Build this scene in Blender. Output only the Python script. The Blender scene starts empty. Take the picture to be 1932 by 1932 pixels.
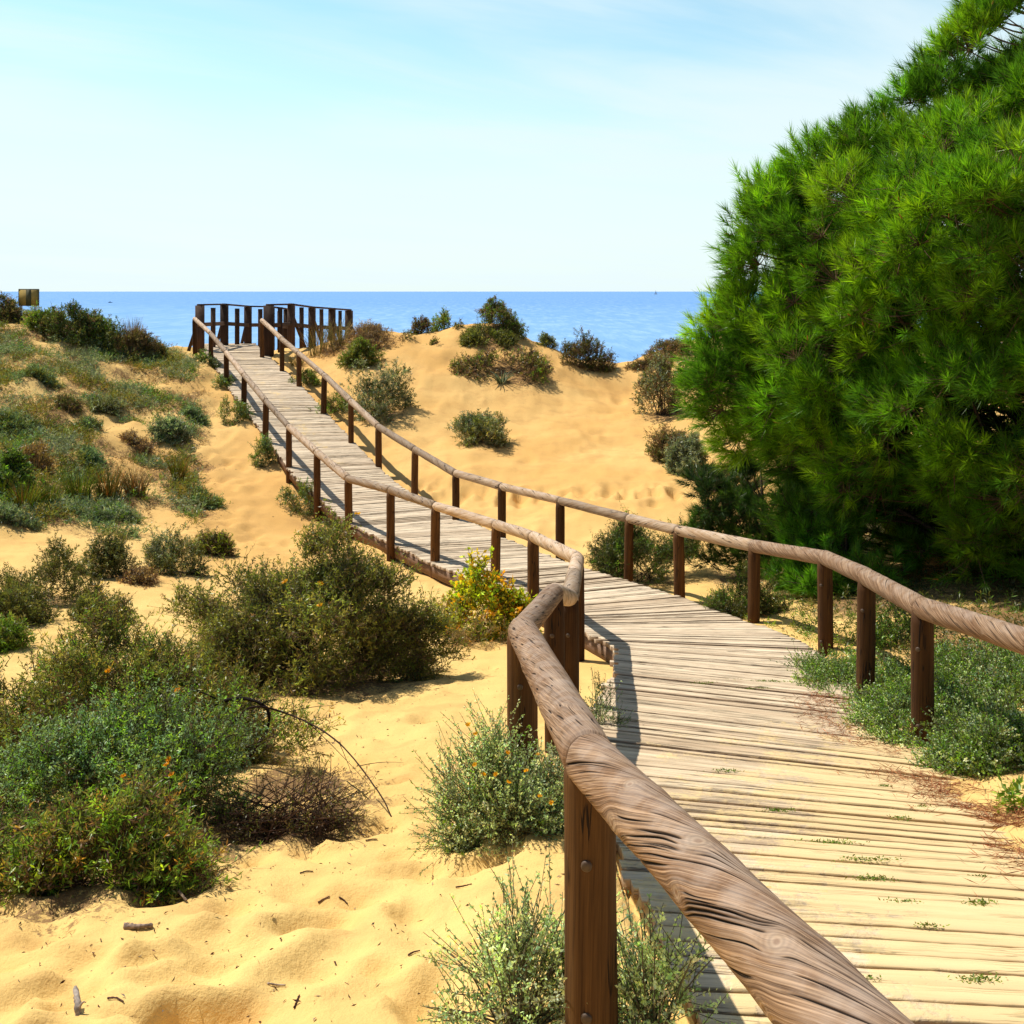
import bpy, math, random
import numpy as np
from mathutils import Vector

rng = np.random.default_rng(7)
random.seed(7)
R = math.radians
SC = bpy.context.scene
COL = SC.collection
EYE = 1.70            # eye height over the deck where the photographer stands
F = 2000.0            # focal length for a picture 1932 units wide
HOR, CX = 550.0, 966.0
SEA = -24.0

# ------------------------------------------------------------------ helpers
def pt(u, v, Z):
    return np.array([(u - CX) * Z / F, Z, EYE - (v - HOR) * Z / F])

def tag(o, label=None, cat=None, group=None, kind=None):
    if label: o['label'] = label
    if cat: o['category'] = cat
    if group: o['group'] = group
    if kind: o['kind'] = kind
    return o

def empty(name, loc, label=None, cat=None, group=None):
    o = bpy.data.objects.new(name, None)
    o.empty_display_size = 0.1
    o.location = loc
    COL.objects.link(o)
    return tag(o, label, cat, group)

def mesh(name, V, faces, mat, parent=None, smooth=False, col=None, uv=None, floats=None):
    """V (n,3) world coordinates; faces: list of int arrays (m,k)."""
    V = np.asarray(V, dtype=np.float64)
    if parent is not None:
        V = V - np.array(parent.get('_org', tuple(parent.location)))
    me = bpy.data.meshes.new(name)
    me.vertices.add(len(V))
    me.vertices.foreach_set('co', V.astype(np.float32).ravel())
    faces = [np.asarray(f, dtype=np.int32) for f in faces if len(f)]
    idx = np.concatenate([f.ravel() for f in faces])
    tot = np.concatenate([np.full(len(f), f.shape[1], dtype=np.int32) for f in faces])
    start = np.concatenate([[0], np.cumsum(tot)[:-1]]).astype(np.int32)
    me.loops.add(len(idx))
    me.loops.foreach_set('vertex_index', idx)
    me.polygons.add(len(tot))
    me.polygons.foreach_set('loop_start', start)
    me.polygons.foreach_set('loop_total', tot)
    if smooth:
        me.polygons.foreach_set('use_smooth', np.ones(len(tot), dtype=bool))
    me.update(calc_edges=True)
    if col is not None:
        a = me.attributes.new('Col', 'FLOAT_COLOR', 'POINT')
        c = np.ones((len(V), 4), dtype=np.float32); c[:, :3] = col
        a.data.foreach_set('color', c.ravel())
    if floats:
        for k, arr in floats.items():
            a = me.attributes.new(k, 'FLOAT', 'POINT')
            a.data.foreach_set('value', np.asarray(arr, dtype=np.float32))
    if uv is not None:
        a = me.uv_layers.new(name='UVMap')
        a.data.foreach_set('uv', np.asarray(uv, dtype=np.float32)[idx].ravel())
    me.materials.append(mat)
    o = bpy.data.objects.new(name, me)
    COL.objects.link(o)
    if parent is not None:
        o.parent = parent
    return o

def lerp(a, b, t): return a + (b - a) * t
def smooth01(x):
    x = np.clip(x, 0, 1); return x * x * (3 - 2 * x)

# ------------------------------------------------------------------ noise
_P = np.random.default_rng(99).permutation(512)
_G = np.random.default_rng(98).normal(size=(512, 2)); _G /= np.linalg.norm(_G, axis=1)[:, None]
def perlin(x, y, seed=0):
    x = np.asarray(x, dtype=np.float64) + seed * 17.31; y = np.asarray(y, dtype=np.float64) - seed * 9.73
    xi = np.floor(x).astype(np.int64); yi = np.floor(y).astype(np.int64)
    xf = x - xi; yf = y - yi
    u = xf**3 * (xf * (xf * 6 - 15) + 10); v = yf**3 * (yf * (yf * 6 - 15) + 10)
    def g(ix, iy, dx, dy):
        h = _P[(_P[ix & 511] + iy) & 511]
        return _G[h, 0] * dx + _G[h, 1] * dy
    a = g(xi, yi, xf, yf); b = g(xi + 1, yi, xf - 1, yf)
    c = g(xi, yi + 1, xf, yf - 1); d = g(xi + 1, yi + 1, xf - 1, yf - 1)
    return lerp(lerp(a, b, u), lerp(c, d, u), v) * 1.5
def fbm(x, y, s, oct=3, seed=0):
    r = 0; a = 1.0
    for i in range(oct):
        r = r + a * perlin(x * s, y * s, seed + i); s *= 2.1; a *= 0.5
    return r

# ------------------------------------------------------------------ boardwalk centre strip (left edge px, right edge px, level below eye)
GUIDE = [((383, 660), (492, 658), 1.62), ((431, 731), (570, 729), 2.25), ((466, 777), (612, 775), 2.66),
         ((506, 829), (661, 826), 3.04), ((548, 889), (714, 881), 3.30), ((603, 940), (772, 928), 3.52),
         ((650, 982), (852, 966), 3.64), ((737, 1024), (950, 1013), 3.66), ((823, 1066), (1045, 1052), 3.60),
         ((920, 1104), (1140, 1082), 3.48), ((1005, 1143), (1262, 1119), 3.33), ((1075, 1176), (1405, 1170), 3.16),
         ((1105, 1194), (1497, 1203), 3.05), ((1151, 1217), (1557, 1240), 2.95), ((1163, 1240), (1600, 1280), 2.85),
         ((1157, 1266), (1645, 1318), 2.76), ((1137, 1301), (1692, 1362), 2.66), ((1119, 1332), (1745, 1405), 2.57),
         ((1117, 1400), (1835, 1480), 2.39), ((1142, 1500), (1960, 1572), 2.18), ((1182, 1620), (2090, 1690), 2.01),
         ((1215, 1705), (2210, 1770), 1.92), ((1310, 1932), (2520, 1990), 1.80)]
gl, gr = [], []
for (l, r, D) in GUIDE:
    Zl = D * F / (l[1] - HOR); Zr = D * F / (r[1] - HOR)
    gl.append([(l[0] - CX) * Zl / F, Zl, EYE - D]); gr.append([(r[0] - CX) * Zr / F, Zr, EYE - D])
for (xl, xr, y, D) in [(.52, 2.02, 1.5, 1.73), (.60, 2.10, 0.0, 1.70), (.66, 2.16, -2.0, 1.68), (.7, 2.2, -5.0, 1.66)]:
    gl.append([xl, y, EYE - D]); gr.append([xr, y, EYE - D])
gl = np.array(gl); gr = np.array(gr)
# far end: two more metres of platform
gl = np.vstack([gl[0] + np.array([-1.2, 2.6, 0.05]), gl]); gr = np.vstack([gr[0] + np.array([-.75, 2.4, 0.05]), gr])

def smooth_poly(P, n):
    """centripetal-free Catmull-Rom through rows of P, n samples per span, arc-length free."""
    out = []
    Q = np.vstack([2 * P[0] - P[1], P, 2 * P[-1] - P[-2]])
    for i in range(1, len(Q) - 2):
        p0, p1, p2, p3 = Q[i - 1:i + 3]
        for t in np.linspace(0, 1, n, endpoint=False):
            out.append(0.5 * ((2 * p1) + (-p0 + p2) * t + (2 * p0 - 5 * p1 + 4 * p2 - p3) * t * t + (-p0 + 3 * p1 - 3 * p2 + p3) * t**3))
    out.append(P[-1]); return np.array(out)
SL = smooth_poly(gl, 14); SR = smooth_poly(gr, 14)
k = np.ones(9) / 9
def ksm(A):
    B = A.copy()
    for c in range(3):
        B[:, c] = np.convolve(np.pad(A[:, c], 4, mode='edge'), k, mode='valid')
    return B
SL = ksm(SL); SR = ksm(SR)
def resample(A, B, step):
    M = (A + B) / 2; a = np.concatenate([[0], np.cumsum(np.linalg.norm(np.diff(M, axis=0), axis=1))])
    s = np.linspace(0, a[-1], int(a[-1] / step) + 1)
    return (np.stack([np.interp(s, a, A[:, c]) for c in range(3)], axis=1), np.stack([np.interp(s, a, B[:, c]) for c in range(3)], axis=1))
SL, SR = resample(SL, SR, .1)
SCN = (SL + SR) / 2

def deck_query(x, y):
    """-> (t across 0 left..1 right, deck level, width) of the nearest strip station; t far outside when not beside the deck."""
    x = np.ravel(x); y = np.ravel(y)
    T = np.empty(len(x)); Zd = np.empty(len(x)); W = np.empty(len(x)); O = np.empty(len(x))
    A = SL[:, :2]; E = SR[:, :2] - SL[:, :2]; L = np.linalg.norm(E, axis=1); E = E / L[:, None]
    N = np.stack([-E[:, 1], E[:, 0]], axis=1)
    for i in range(0, len(x), 20000):
        px = x[i:i + 20000, None] - A[None, :, 0]; py = y[i:i + 20000, None] - A[None, :, 1]
        s = px * E[None, :, 0] + py * E[None, :, 1]; n = px * N[None, :, 0] + py * N[None, :, 1]
        cl = np.clip(s, 0, L[None, :])
        d2 = (s - cl)**2 + n**2
        j = np.argmin(d2, axis=1); r = np.arange(len(j))
        T[i:i + 20000] = s[r, j]; Zd[i:i + 20000] = SL[j, 2]; W[i:i + 20000] = L[j]
        O[i:i + 20000] = np.sqrt(d2[r, j])
    return T, Zd, W, O

# ------------------------------------------------------------------ terrain
CP = []   # x, y, depth below eye
def c3(x, y, D): CP.append((x, y, D))
def cpx(u, v, Z): CP.append(((u - CX) * Z / F, Z, (v - HOR) * Z / F))
for x in (-25, -8, 0, 4, 12, 25): c3(x, -12, 1.65); c3(x, -4, 1.68)
for x, D in ((-20, 1.9), (-8, 1.75), (-3, 1.75), (0, 1.72), (3, 1.70), (9, 1.6), (20, 1.4)): c3(x, 1, D)
for x, D in ((-4, 1.93), (-1.3, 1.88), (-.3, 1.87), (2.6, 1.80), (5, 1.75)): c3(x, 2.7, D)
for x, D in ((-9, 2.1), (-5, 2.25), (-2, 2.30), (0, 2.22), (2.8, 2.12), (6, 2.0)): c3(x, 4.2, D)
for x, D in ((-6, 2.5), (-3, 2.6), (-.3, 2.6), (3.0, 2.42), (6, 2.2)): c3(x, 6, D)
for x, D in ((-12, 2.6), (-6, 2.9), (-2, 2.98), (.2, 3.0), (3.2, 2.82), (7, 2.5), (14, 2.0)): c3(x, 8, D)
for x, D in ((-5, 3.3), (-1.5, 3.42), (0, 3.5), (2.8, 3.28), (5, 3.0), (8, 2.7)): c3(x, 11, D)
for x, D in ((-14, 2.9), (-7, 3.3), (-3.5, 3.75), (-1, 3.86), (1.2, 3.86), (3.5, 3.65), (6, 3.1), (9, 2.6), (16, 1.8)): c3(x, 14.7, D)
for x, y, D in ((-8.7, 18, 2.75), (-9.9, 21, 2.15), (-11.3, 24, 1.45), (-12.9, 27, .82), (-14.5, 27.5, .75), (-20, 26, .5), (-18, 18, 1.9), (-25, 20, 1.0),
                (-6.9, 18, 3.2), (-8.04, 21, 2.6), (-9.2, 24, 2.04), (-10.3, 27, 1.48), (-10.6, 28.6, 1.3), (-12, 28.3, .8), (-13.5, 28.3, .72),
                (-4.2, 18, 3.75), (-6.05, 21, 3.2), (-6.9, 24, 2.5), (-7.8, 27, 1.9), (-9.08, 28.8, 1.72), (-3.0, 18, 3.95), (-4.7, 20.4, 3.5), (-5.6, 22.4, 3.1)): c3(x, y, D)
for x, y, D in ((-1.2, 18, 3.72), (-2.7, 21, 3.2), (-4.0, 24, 2.62), (-5.0, 26.6, 2.02), (-5.9, 28.5, 1.7), (-2.6, 23, 2.76), (-3.93, 28.5, .95), (-2.3, 28, 1.28),
                (-.38, 29, .82), (-1.5, 29, .92), (1.2, 28.5, 1.6), (2.62, 28.5, 2.05), (3.19, 28.5, 2.04), (3.7, 28, 1.54), (4.6, 28, 1.28), (6.1, 28, 1.2), (9, 28, 1.1), (16, 27, .8), (25, 26, .6),
                (-.76, 23, 2.87), (-.64, 19.5, 3.42), (.43, 25, 2.4), (1.57, 23.5, 2.94), (1.75, 19, 3.35), (1.87, 16, 3.65), (3.06, 19.5, 3.2), (3.3, 18, 3.2),
                (3.04, 26, 2.55), (3.77, 24, 2.7), (3.84, 20, 3.0), (5.2, 20, 2.6), (6, 24, 2.0), (9, 21, 1.8), (-.08, 26, 1.95), (15, 20, 1.2)): c3(x, y, D)
for x in (-25, -14, -9, -6, -3, 0, 3, 6, 10, 25): c3(x, 33, 3.6 if x > -5 else 2.6); c3(x, 38, 9); c3(x, 46, 19); c3(x, 60, 28)
CP = np.array(CP)
def _phi(d): return d            # biharmonic-style kernel: stable, little overshoot
_X = CP[:, :2]
_D = np.linalg.norm(_X[:, None] - _X[None], axis=2)
n = len(CP)
_A = np.zeros((n + 3, n + 3)); _A[:n, :n] = _phi(_D) - np.eye(n) * 0.12
_A[:n, n] = 1; _A[:n, n + 1:] = _X; _A[n, :n] = 1; _A[n + 1:, :n] = _X.T
_W = np.linalg.solve(_A, np.concatenate([CP[:, 2], [0, 0, 0]]))
def base_height(x, y):
    x = np.ravel(np.asarray(x, float)); y = np.ravel(np.asarray(y, float)); out = np.empty(len(x))
    for i in range(0, len(x), 20000):
        a = x[i:i + 20000]; b = y[i:i + 20000]
        d = np.sqrt((a[:, None] - _X[None, :, 0])**2 + (b[:, None] - _X[None, :, 1])**2 + 0.02)
        out[i:i + 20000] = EYE - (d @ _W[:n] + _W[n] + _W[n + 1] * a + _W[n + 2] * b)
    return out

def height(x, y):
    x = np.ravel(np.asarray(x, float)); y = np.ravel(np.asarray(y, float))
    h = base_height(x, y)
    far = smooth01((y - 9) / 9)
    h = h + far * (0.12 * fbm(x, y, .45, 3, 3) + .05 * fbm(x, y, 1.5, 2, 9) * smooth01((y - 23) / 3)) + (1 - far) * 0.035 * fbm(x, y, .8, 2, 5)
    hill = far * smooth01((-4.5 - x) / 3) ; h = h + hill * 0.16 * fbm(x, y, .9, 3, 8)
    T, Zd, W, O = deck_query(x, y)
    # sand drifted over the right hand edge close to the viewer
    near = smooth01((y - 1.2) / 1.2) * smooth01((8.3 - y) / 1.2)
    wob = 0.16 * fbm(x, y, 1.1, 2, 12)
    rim = (T - W) + 0.10 + wob                      # >0 outside a line a little inside the right edge
    ramp = smooth01((rim + .22) / .42); gapn = .058 * smooth01((6.5 - y) / 2.5)
    drift = Zd - .075 + gapn + (.105 - gapn) * ramp + 0.10 * np.clip(rim - .1, 0, .5)
    hd = np.where(rim > -.22, np.maximum(np.minimum(h, drift + .6 * np.clip(rim - .5, 0, 9)), drift - 1.4 * np.clip(rim - .3, 0, 9)), Zd - .075 + gapn)
    nl = smooth01((y - 1.0) / .8) * smooth01((5.2 - y) / 1.0) * (T < 0) * smooth01((T + .75) / .5)
    h = lerp(h, np.maximum(h, Zd - .012 + .03 * wob), nl)
    # elsewhere keep under the planks
    out = np.where((T < W / 2), np.clip(-T - 0.03, 0, 9), np.clip(T - W - 0.03, 0, 9))
    ax = np.where((O > 1e-6) & (T > 0) & (T < W), O, out)     # past the ends
    out = np.where((T > 0) & (T < W), np.where(O > .11, O, 0), out)
    gapfill = .058 * smooth01((6.5 - y) / 2.5) + .012
    hc = np.minimum(np.where((T > 0) & (T < W) & (O < .1) & (y < 6.5), np.maximum(h, Zd - .075 + gapfill - .01), h), Zd - 0.075 + gapfill * ((T > 0) & (T < W)) + np.where((y < 5.5) & (T < 0), 2.6, 1.1) * out)
    wgt = near * (T > W / 2) * (O < 2)
    return hc * (1 - wgt) + hd * wgt

def grid_axis(lo, hi, f):
    v = [lo]
    while v[-1] < hi: v.append(v[-1] + f(v[-1]))
    return np.array(v)
gx = grid_axis(-60, 60, lambda a: .030 if -2.6 < a < 2.7 else (.06 if abs(a) < 6 else (.11 if abs(a) < 16 else 1.0)))
gy = grid_axis(-14, 75, lambda a: .4 if a < 1.6 else (.026 if a < 3.6 else (min(.0078 * a, .2) if a < 34 else 1.5)))
GX, GY = np.meshgrid(gx, gy)
fx, fy = GX.ravel(), GY.ravel()
TZ = height(fx, fy)
Tq, Zq, Wq, Oq = deck_query(fx, fy)
offdeck = smooth01(np.where(Tq < Wq / 2, -Tq, Tq - Wq) / .12)
offdeck = np.maximum(offdeck, (Oq > .2))
# fine relief: wind ripples, footprints
nearw = smooth01((13 - fy) / 8)
TZ = TZ + offdeck * (nearw * (0.022 * fbm(fx, fy, 2.6, 3, 21) + 0.007 * fbm(fx, fy, 9, 3, 25)) + (1 - nearw) * (0.020 * fbm(fx, fy, 1.6, 3, 27) + .006 * fbm(fx, fy, 5.0, 2, 29)))
GZ = TZ.reshape(GX.shape); OD = offdeck.reshape(GX.shape)
def dimple(cx, cy, rx, ry, a, dep):
    r = max(rx, ry) * 2.3
    i0, i1 = np.searchsorted(gx, [cx - r, cx + r]); j0, j1 = np.searchsorted(gy, [cy - r, cy + r])
    if i1 <= i0 or j1 <= j0: return
    X = GX[j0:j1, i0:i1] - cx; Y = GY[j0:j1, i0:i1] - cy
    ca, sa = math.cos(a), math.sin(a)
    q = np.sqrt(((X * ca + Y * sa) / rx)**2 + ((-X * sa + Y * ca) / ry)**2)
    GZ[j0:j1, i0:i1] += OD[j0:j1, i0:i1] * dep * (-np.exp(-q**3 * 1.1) + .24 * np.exp(-((q - 1.35) / .38)**2))
for i in range(300):
    y = 1.9 + 4.6 * rng.random()**1.2; x = rng.uniform(-.62 * y, .06 * y)
    dimple(x, y, rng.uniform(.09, .17), rng.uniform(.05, .10), rng.uniform(0, 3.14), rng.uniform(.012, .042))
for i in range(260):
    y = rng.uniform(6, 16); x = rng.uniform(-.55 * y, -.02 * y)
    dimple(x, y, rng.uniform(.10, .2), rng.uniform(.07, .12), rng.uniform(0, 3.14), rng.uniform(.012, .03))
for i in range(130):
    y = rng.uniform(15, 28); u = rng.uniform(330, 1320); x = (u - CX) * y / F
    dimple(x, y, rng.uniform(.16, .32), rng.uniform(.10, .2), rng.uniform(0, 3.14), rng.uniform(.015, .06))
for k_ in range(46):      # the trodden path left of the boardwalk and the trail across the bowl
    s = k_ / 45; u = 430 - 60 * s + rng.normal(0, 18); y = 15.5 + 13 * s
    for q_ in range(5): dimple((u - CX) * y / F + rng.normal(0, .25), y + rng.normal(0, .2), .16, .1, rng.uniform(0, 3), .04)
    u = 800 + 520 * s; y = 19.0 - 1.6 * s + rng.normal(0, .25)
    for q_ in range(3): dimple((u - CX) * y / F + rng.normal(0, .2), y, .15, .1, rng.uniform(0, 3), .05)

def ground_z(x, y):
    """bilinear lookup in the finished terrain"""
    x = np.ravel(np.asarray(x, float)); y = np.ravel(np.asarray(y, float))
    i = np.clip(np.searchsorted(gx, x) - 1, 0, len(gx) - 2); j = np.clip(np.searchsorted(gy, y) - 1, 0, len(gy) - 2)
    a = np.clip((x - gx[i]) / (gx[i + 1] - gx[i]), 0, 1); b = np.clip((y - gy[j]) / (gy[j + 1] - gy[j]), 0, 1)
    return (GZ[j, i] * (1 - a) + GZ[j, i + 1] * a) * (1 - b) + (GZ[j + 1, i] * (1 - a) + GZ[j + 1, i + 1] * a) * b

def ground_at(u, v):
    """where the line of sight through a place in the photo meets the ground (used once, to survey positions)"""
    Z = np.concatenate([np.arange(1.6, 12, .02), np.arange(12, 36, .04)])
    x = (u - CX) * Z / F; z = EYE - (v - HOR) * Z / F
    hit = np.nonzero(z <= ground_z(x, Z))[0]
    i = hit[0] if len(hit) else len(Z) - 1
    if not len(hit):   # skyline: take the closest approach
        i = int(np.argmin(z - ground_z(x, Z)))
    return x[i], Z[i]

# ------------------------------------------------------------------ materials
def new_mat(name):
    m = bpy.data.materials.new(name); m.use_nodes = True
    t = m.node_tree; t.nodes.clear()
    out = t.nodes.new('ShaderNodeOutputMaterial')
    return m, t, out
class N:
    def __init__(s, t): s.t = t
    def node(s, typ, **kw):
        n = s.t.nodes.new(typ)
        for k, v in kw.items():
            if k.startswith('i_'):
                key = k[2:]; key = int(key) if key.isdigit() else key.replace('_', ' ')
                if hasattr(v, 'is_output') or isinstance(v, bpy.types.NodeSocket): s.t.links.new(v, n.inputs[key])
                else: n.inputs[key].default_value = v
            else: setattr(n, k, v)
        return n
    def math(s, op, a, b=None, c=None, clamp=False):
        n = s.t.nodes.new('ShaderNodeMath'); n.operation = op; n.use_clamp = clamp
        for i, v in enumerate((a, b, c)):
            if v is None: continue
            if isinstance(v, bpy.types.NodeSocket): s.t.links.new(v, n.inputs[i])
            else: n.inputs[i].default_value = v
        return n.outputs[0]
    def mix(s, f, a, b, mode='MIX'):
        n = s.t.nodes.new('ShaderNodeMix'); n.data_type = 'RGBA'; n.blend_type = mode
        for key, v in ((0, f), (6, a), (7, b)):
            if isinstance(v, bpy.types.NodeSocket): s.t.links.new(v, n.inputs[key])
            else: n.inputs[key].default_value = (v if key == 0 else (*v, 1) if len(v) == 3 else v)
        return n.outputs[2]
    def ramp(s, f, stops, interp='LINEAR'):
        n = s.t.nodes.new('ShaderNodeValToRGB'); n.color_ramp.interpolation = interp
        e = n.color_ramp.elements
        while len(e) < len(stops): e.new(0.5)
        for el, (p, c) in zip(e, stops):
            el.position = p; el.color = (*c, 1) if not isinstance(c, (int, float)) else (c, c, c, 1)
        s.t.links.new(f, n.inputs[0]); return n.outputs[0]
    def smooth(s, v, lo, hi):
        n = s.t.nodes.new('ShaderNodeMapRange'); n.interpolation_type = 'SMOOTHSTEP'
        s.t.links.new(v, n.inputs[0]); n.inputs[1].default_value = lo; n.inputs[2].default_value = hi
        return n.outputs[0]
    def noise(s, vec, scale, detail=3, rough=.55, dist=0.0, out=0):
        n = s.t.nodes.new('ShaderNodeTexNoise'); s.t.links.new(vec, n.inputs['Vector'])
        n.inputs['Scale'].default_value = scale; n.inputs['Detail'].default_value = detail
        n.inputs['Roughness'].default_value = rough; n.inputs['Distortion'].default_value = dist
        return n.outputs[out]
    def attr(s, name, out='Fac'):
        n = s.t.nodes.new('ShaderNodeAttribute'); n.attribute_name = name; return n.outputs[out]
    def vec(s, x, y, z=0.0):
        n = s.t.nodes.new('ShaderNodeCombineXYZ')
        for i, v in enumerate((x, y, z)):
            if isinstance(v, bpy.types.NodeSocket): s.t.links.new(v, n.inputs[i])
            else: n.inputs[i].default_value = v
        return n.outputs[0]
    def uv(s):
        n = s.t.nodes.new('ShaderNodeUVMap'); sp = s.t.nodes.new('ShaderNodeSeparateXYZ')
        s.t.links.new(n.outputs[0], sp.inputs[0]); return sp.outputs[0], sp.outputs[1]
    def pos(s):
        n = s.t.nodes.new('ShaderNodeNewGeometry'); return n.outputs['Position']
    def bump(s, h, strength, dist):
        n = s.t.nodes.new('ShaderNodeBump'); n.inputs['Strength'].default_value = strength; n.inputs['Distance'].default_value = dist
        s.t.links.new(h, n.inputs['Height']); return n.outputs[0]
    def principled(s, out, color, rough=.8, spec=.3, normal=None):
        n = s.t.nodes.new('ShaderNodeBsdfPrincipled')
        for key, v in (('Base Color', color), ('Roughness', rough), ('Specular IOR Level', spec)):
            if isinstance(v, bpy.types.NodeSocket): s.t.links.new(v, n.inputs[key])
            else: n.inputs[key].default_value = (*v, 1) if isinstance(v, tuple) else v
        if normal is not None: s.t.links.new(normal, n.inputs['Normal'])
        s.t.links.new(n.outputs[0], out.inputs['Surface']); return n

def sand_material():
    m, t, out = new_mat('sand'); g = N(t); P = g.pos()
    big = g.noise(P, .35, 4, .6); med = g.noise(P, 3.0, 4, .6); fine = g.noise(P, 140, 2, .7); grain = g.noise(P, 420, 2, .8)
    far = g.attr('far')
    a = g.mix(g.smooth(big, .35, .65), (.84, .57, .205), (.79, .50, .165))
    b = g.mix(g.smooth(big, .35, .65), (.82, .515, .185), (.74, .425, .135))
    c = g.mix(far, a, b)
    c = g.mix(g.math('MULTIPLY', g.smooth(med, .46, .72), .5), c, (.60, .34, .12))
    c = g.mix(g.math('MULTIPLY', g.smooth(fine, .55, .8), .30), c, (.45, .24, .08))
    c = g.mix(g.math('MULTIPLY', g.smooth(grain, .58, .72), .5), c, (.25, .13, .05))
    lit = g.attr('litter')
    ln = g.noise(P, 9, 5, .75); ln2 = g.noise(P, 45, 3, .7)
    k = g.math('MULTIPLY', g.math('ADD', ln, ln2), .5)
    lm = g.smooth(g.math('ADD', g.math('MULTIPLY', lit, .55), g.math('MULTIPLY', g.math('SUBTRACT', k, .5), 1.9)), .28, .50)
    lc = g.mix(g.smooth(ln2, .35, .65), (.085, .042, .022), (.25, .14, .07))
    c = g.mix(g.math('MULTIPLY', lm, .85), c, lc)
    hgt = g.math('ADD', g.math('MULTIPLY', fine, .35), g.math('ADD', g.math('MULTIPLY', g.noise(P, 38, 4, .65), 1.0), g.math('MULTIPLY', lm, ln2)))
    nrm = g.bump(hgt, .55, .012)
    g.principled(out, c, .95, .1, nrm)
    return m

def foliage_material(name='foliage', trans=.42, gloss=.06):
    m, t, out = new_mat(name); g = N(t)
    c = g.attr('Col', 'Color')
    d = g.node('ShaderNodeBsdfDiffuse', i_Color=c)
    tc = g.mix(1.0, c, (1.25, 1.15, .55), 'MULTIPLY')
    tr = g.node('ShaderNodeBsdfTranslucent', i_Color=tc)
    m1 = g.node('ShaderNodeMixShader', i_0=trans, i_1=d.outputs[0], i_2=tr.outputs[0])
    gl = g.node('ShaderNodeBsdfGlossy', i_Roughness=.42)
    gl.inputs['Color'].default_value = (1, 1, .9, 1)
    m2 = g.node('ShaderNodeMixShader', i_0=gloss, i_1=m1.outputs[0], i_2=gl.outputs[0])
    t.links.new(m2.outputs[0], out.inputs['Surface'])
    return m

def twig_material():
    m, t, out = new_mat('twig_bark'); g = N(t)
    c = g.attr('Col', 'Color'); n = g.noise(g.pos(), 60, 3)
    c2 = g.mix(g.smooth(n, .35, .7), c, (.5, .5, .5), 'MULTIPLY')
    g.principled(out, c2, .9, .1); return m

def plank_material():
    m, t, out = new_mat('weathered_planks'); g = N(t); u, v = g.uv(); P = g.pos()
    rnd = g.attr('rnd'); sand = g.attr('sand'); grey = g.attr('grey')
    grain = g.noise(g.vec(g.math('MULTIPLY', u, 2.2), g.math('MULTIPLY', v, 60), g.math('MULTIPLY', rnd, 50)), 1.0, 5, .65, .6)
    crack = g.noise(g.vec(g.math('MULTIPLY', u, 1.1), g.math('MULTIPLY', v, 26), g.math('MULTIPLY', rnd, 90)), 1.0, 3, .6, .9)
    ck = g.math('SUBTRACT', 1.0, g.smooth(g.math('ABSOLUTE', g.math('SUBTRACT', crack, .5)), .0, .035))
    ck = g.math('MULTIPLY', ck, g.smooth(g.noise(g.vec(g.math('MULTIPLY', u, 1.6), g.math('MULTIPLY', v, 9), rnd), 1.0, 2), .42, .6))
    blotch = g.noise(P, 5, 4, .6)
    warm = g.mix(rnd, (.84, .66, .43), (.62, .45, .28))
    cold = g.mix(rnd, (.88, .73, .53), (.72, .57, .40))
    c = g.mix(grey, warm, cold)
    c = g.mix(g.math('MULTIPLY', g.smooth(grain, .38, .70), .85), c, g.mix(.5, c, (.16, .09, .05)))
    c = g.mix(g.math('MULTIPLY', g.smooth(blotch, .5, .75), .3), c, (.34, .22, .13))
    c = g.mix(g.math('MULTIPLY', ck, .85), c, (.05, .028, .016))
    sn = g.noise(P, 4.5, 5, .65); sn2 = g.noise(P, 40, 3, .6)
    sm = g.smooth(g.math('ADD', g.math('ADD', g.math('MULTIPLY', sn, .7), g.math('MULTIPLY', sn2, .3)), g.math('SUBTRACT', g.math('MULTIPLY', sand, .9), .62)), .28, .42)
    c = g.mix(g.math('MULTIPLY', sm, .78), c, (.84, .61, .29))
    side = g.attr('side')
    c = g.mix(g.math('MULTIPLY', side, .8), c, (.16, .08, .04))
    h = g.math('SUBTRACT', g.math('ADD', g.math('MULTIPLY', grain, -.5), g.math('MULTIPLY', sm, .6)), g.math('MULTIPLY', ck, 1.2))
    g.principled(out, c, .85, .12, g.bump(h, .7, .006))
    return m

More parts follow.
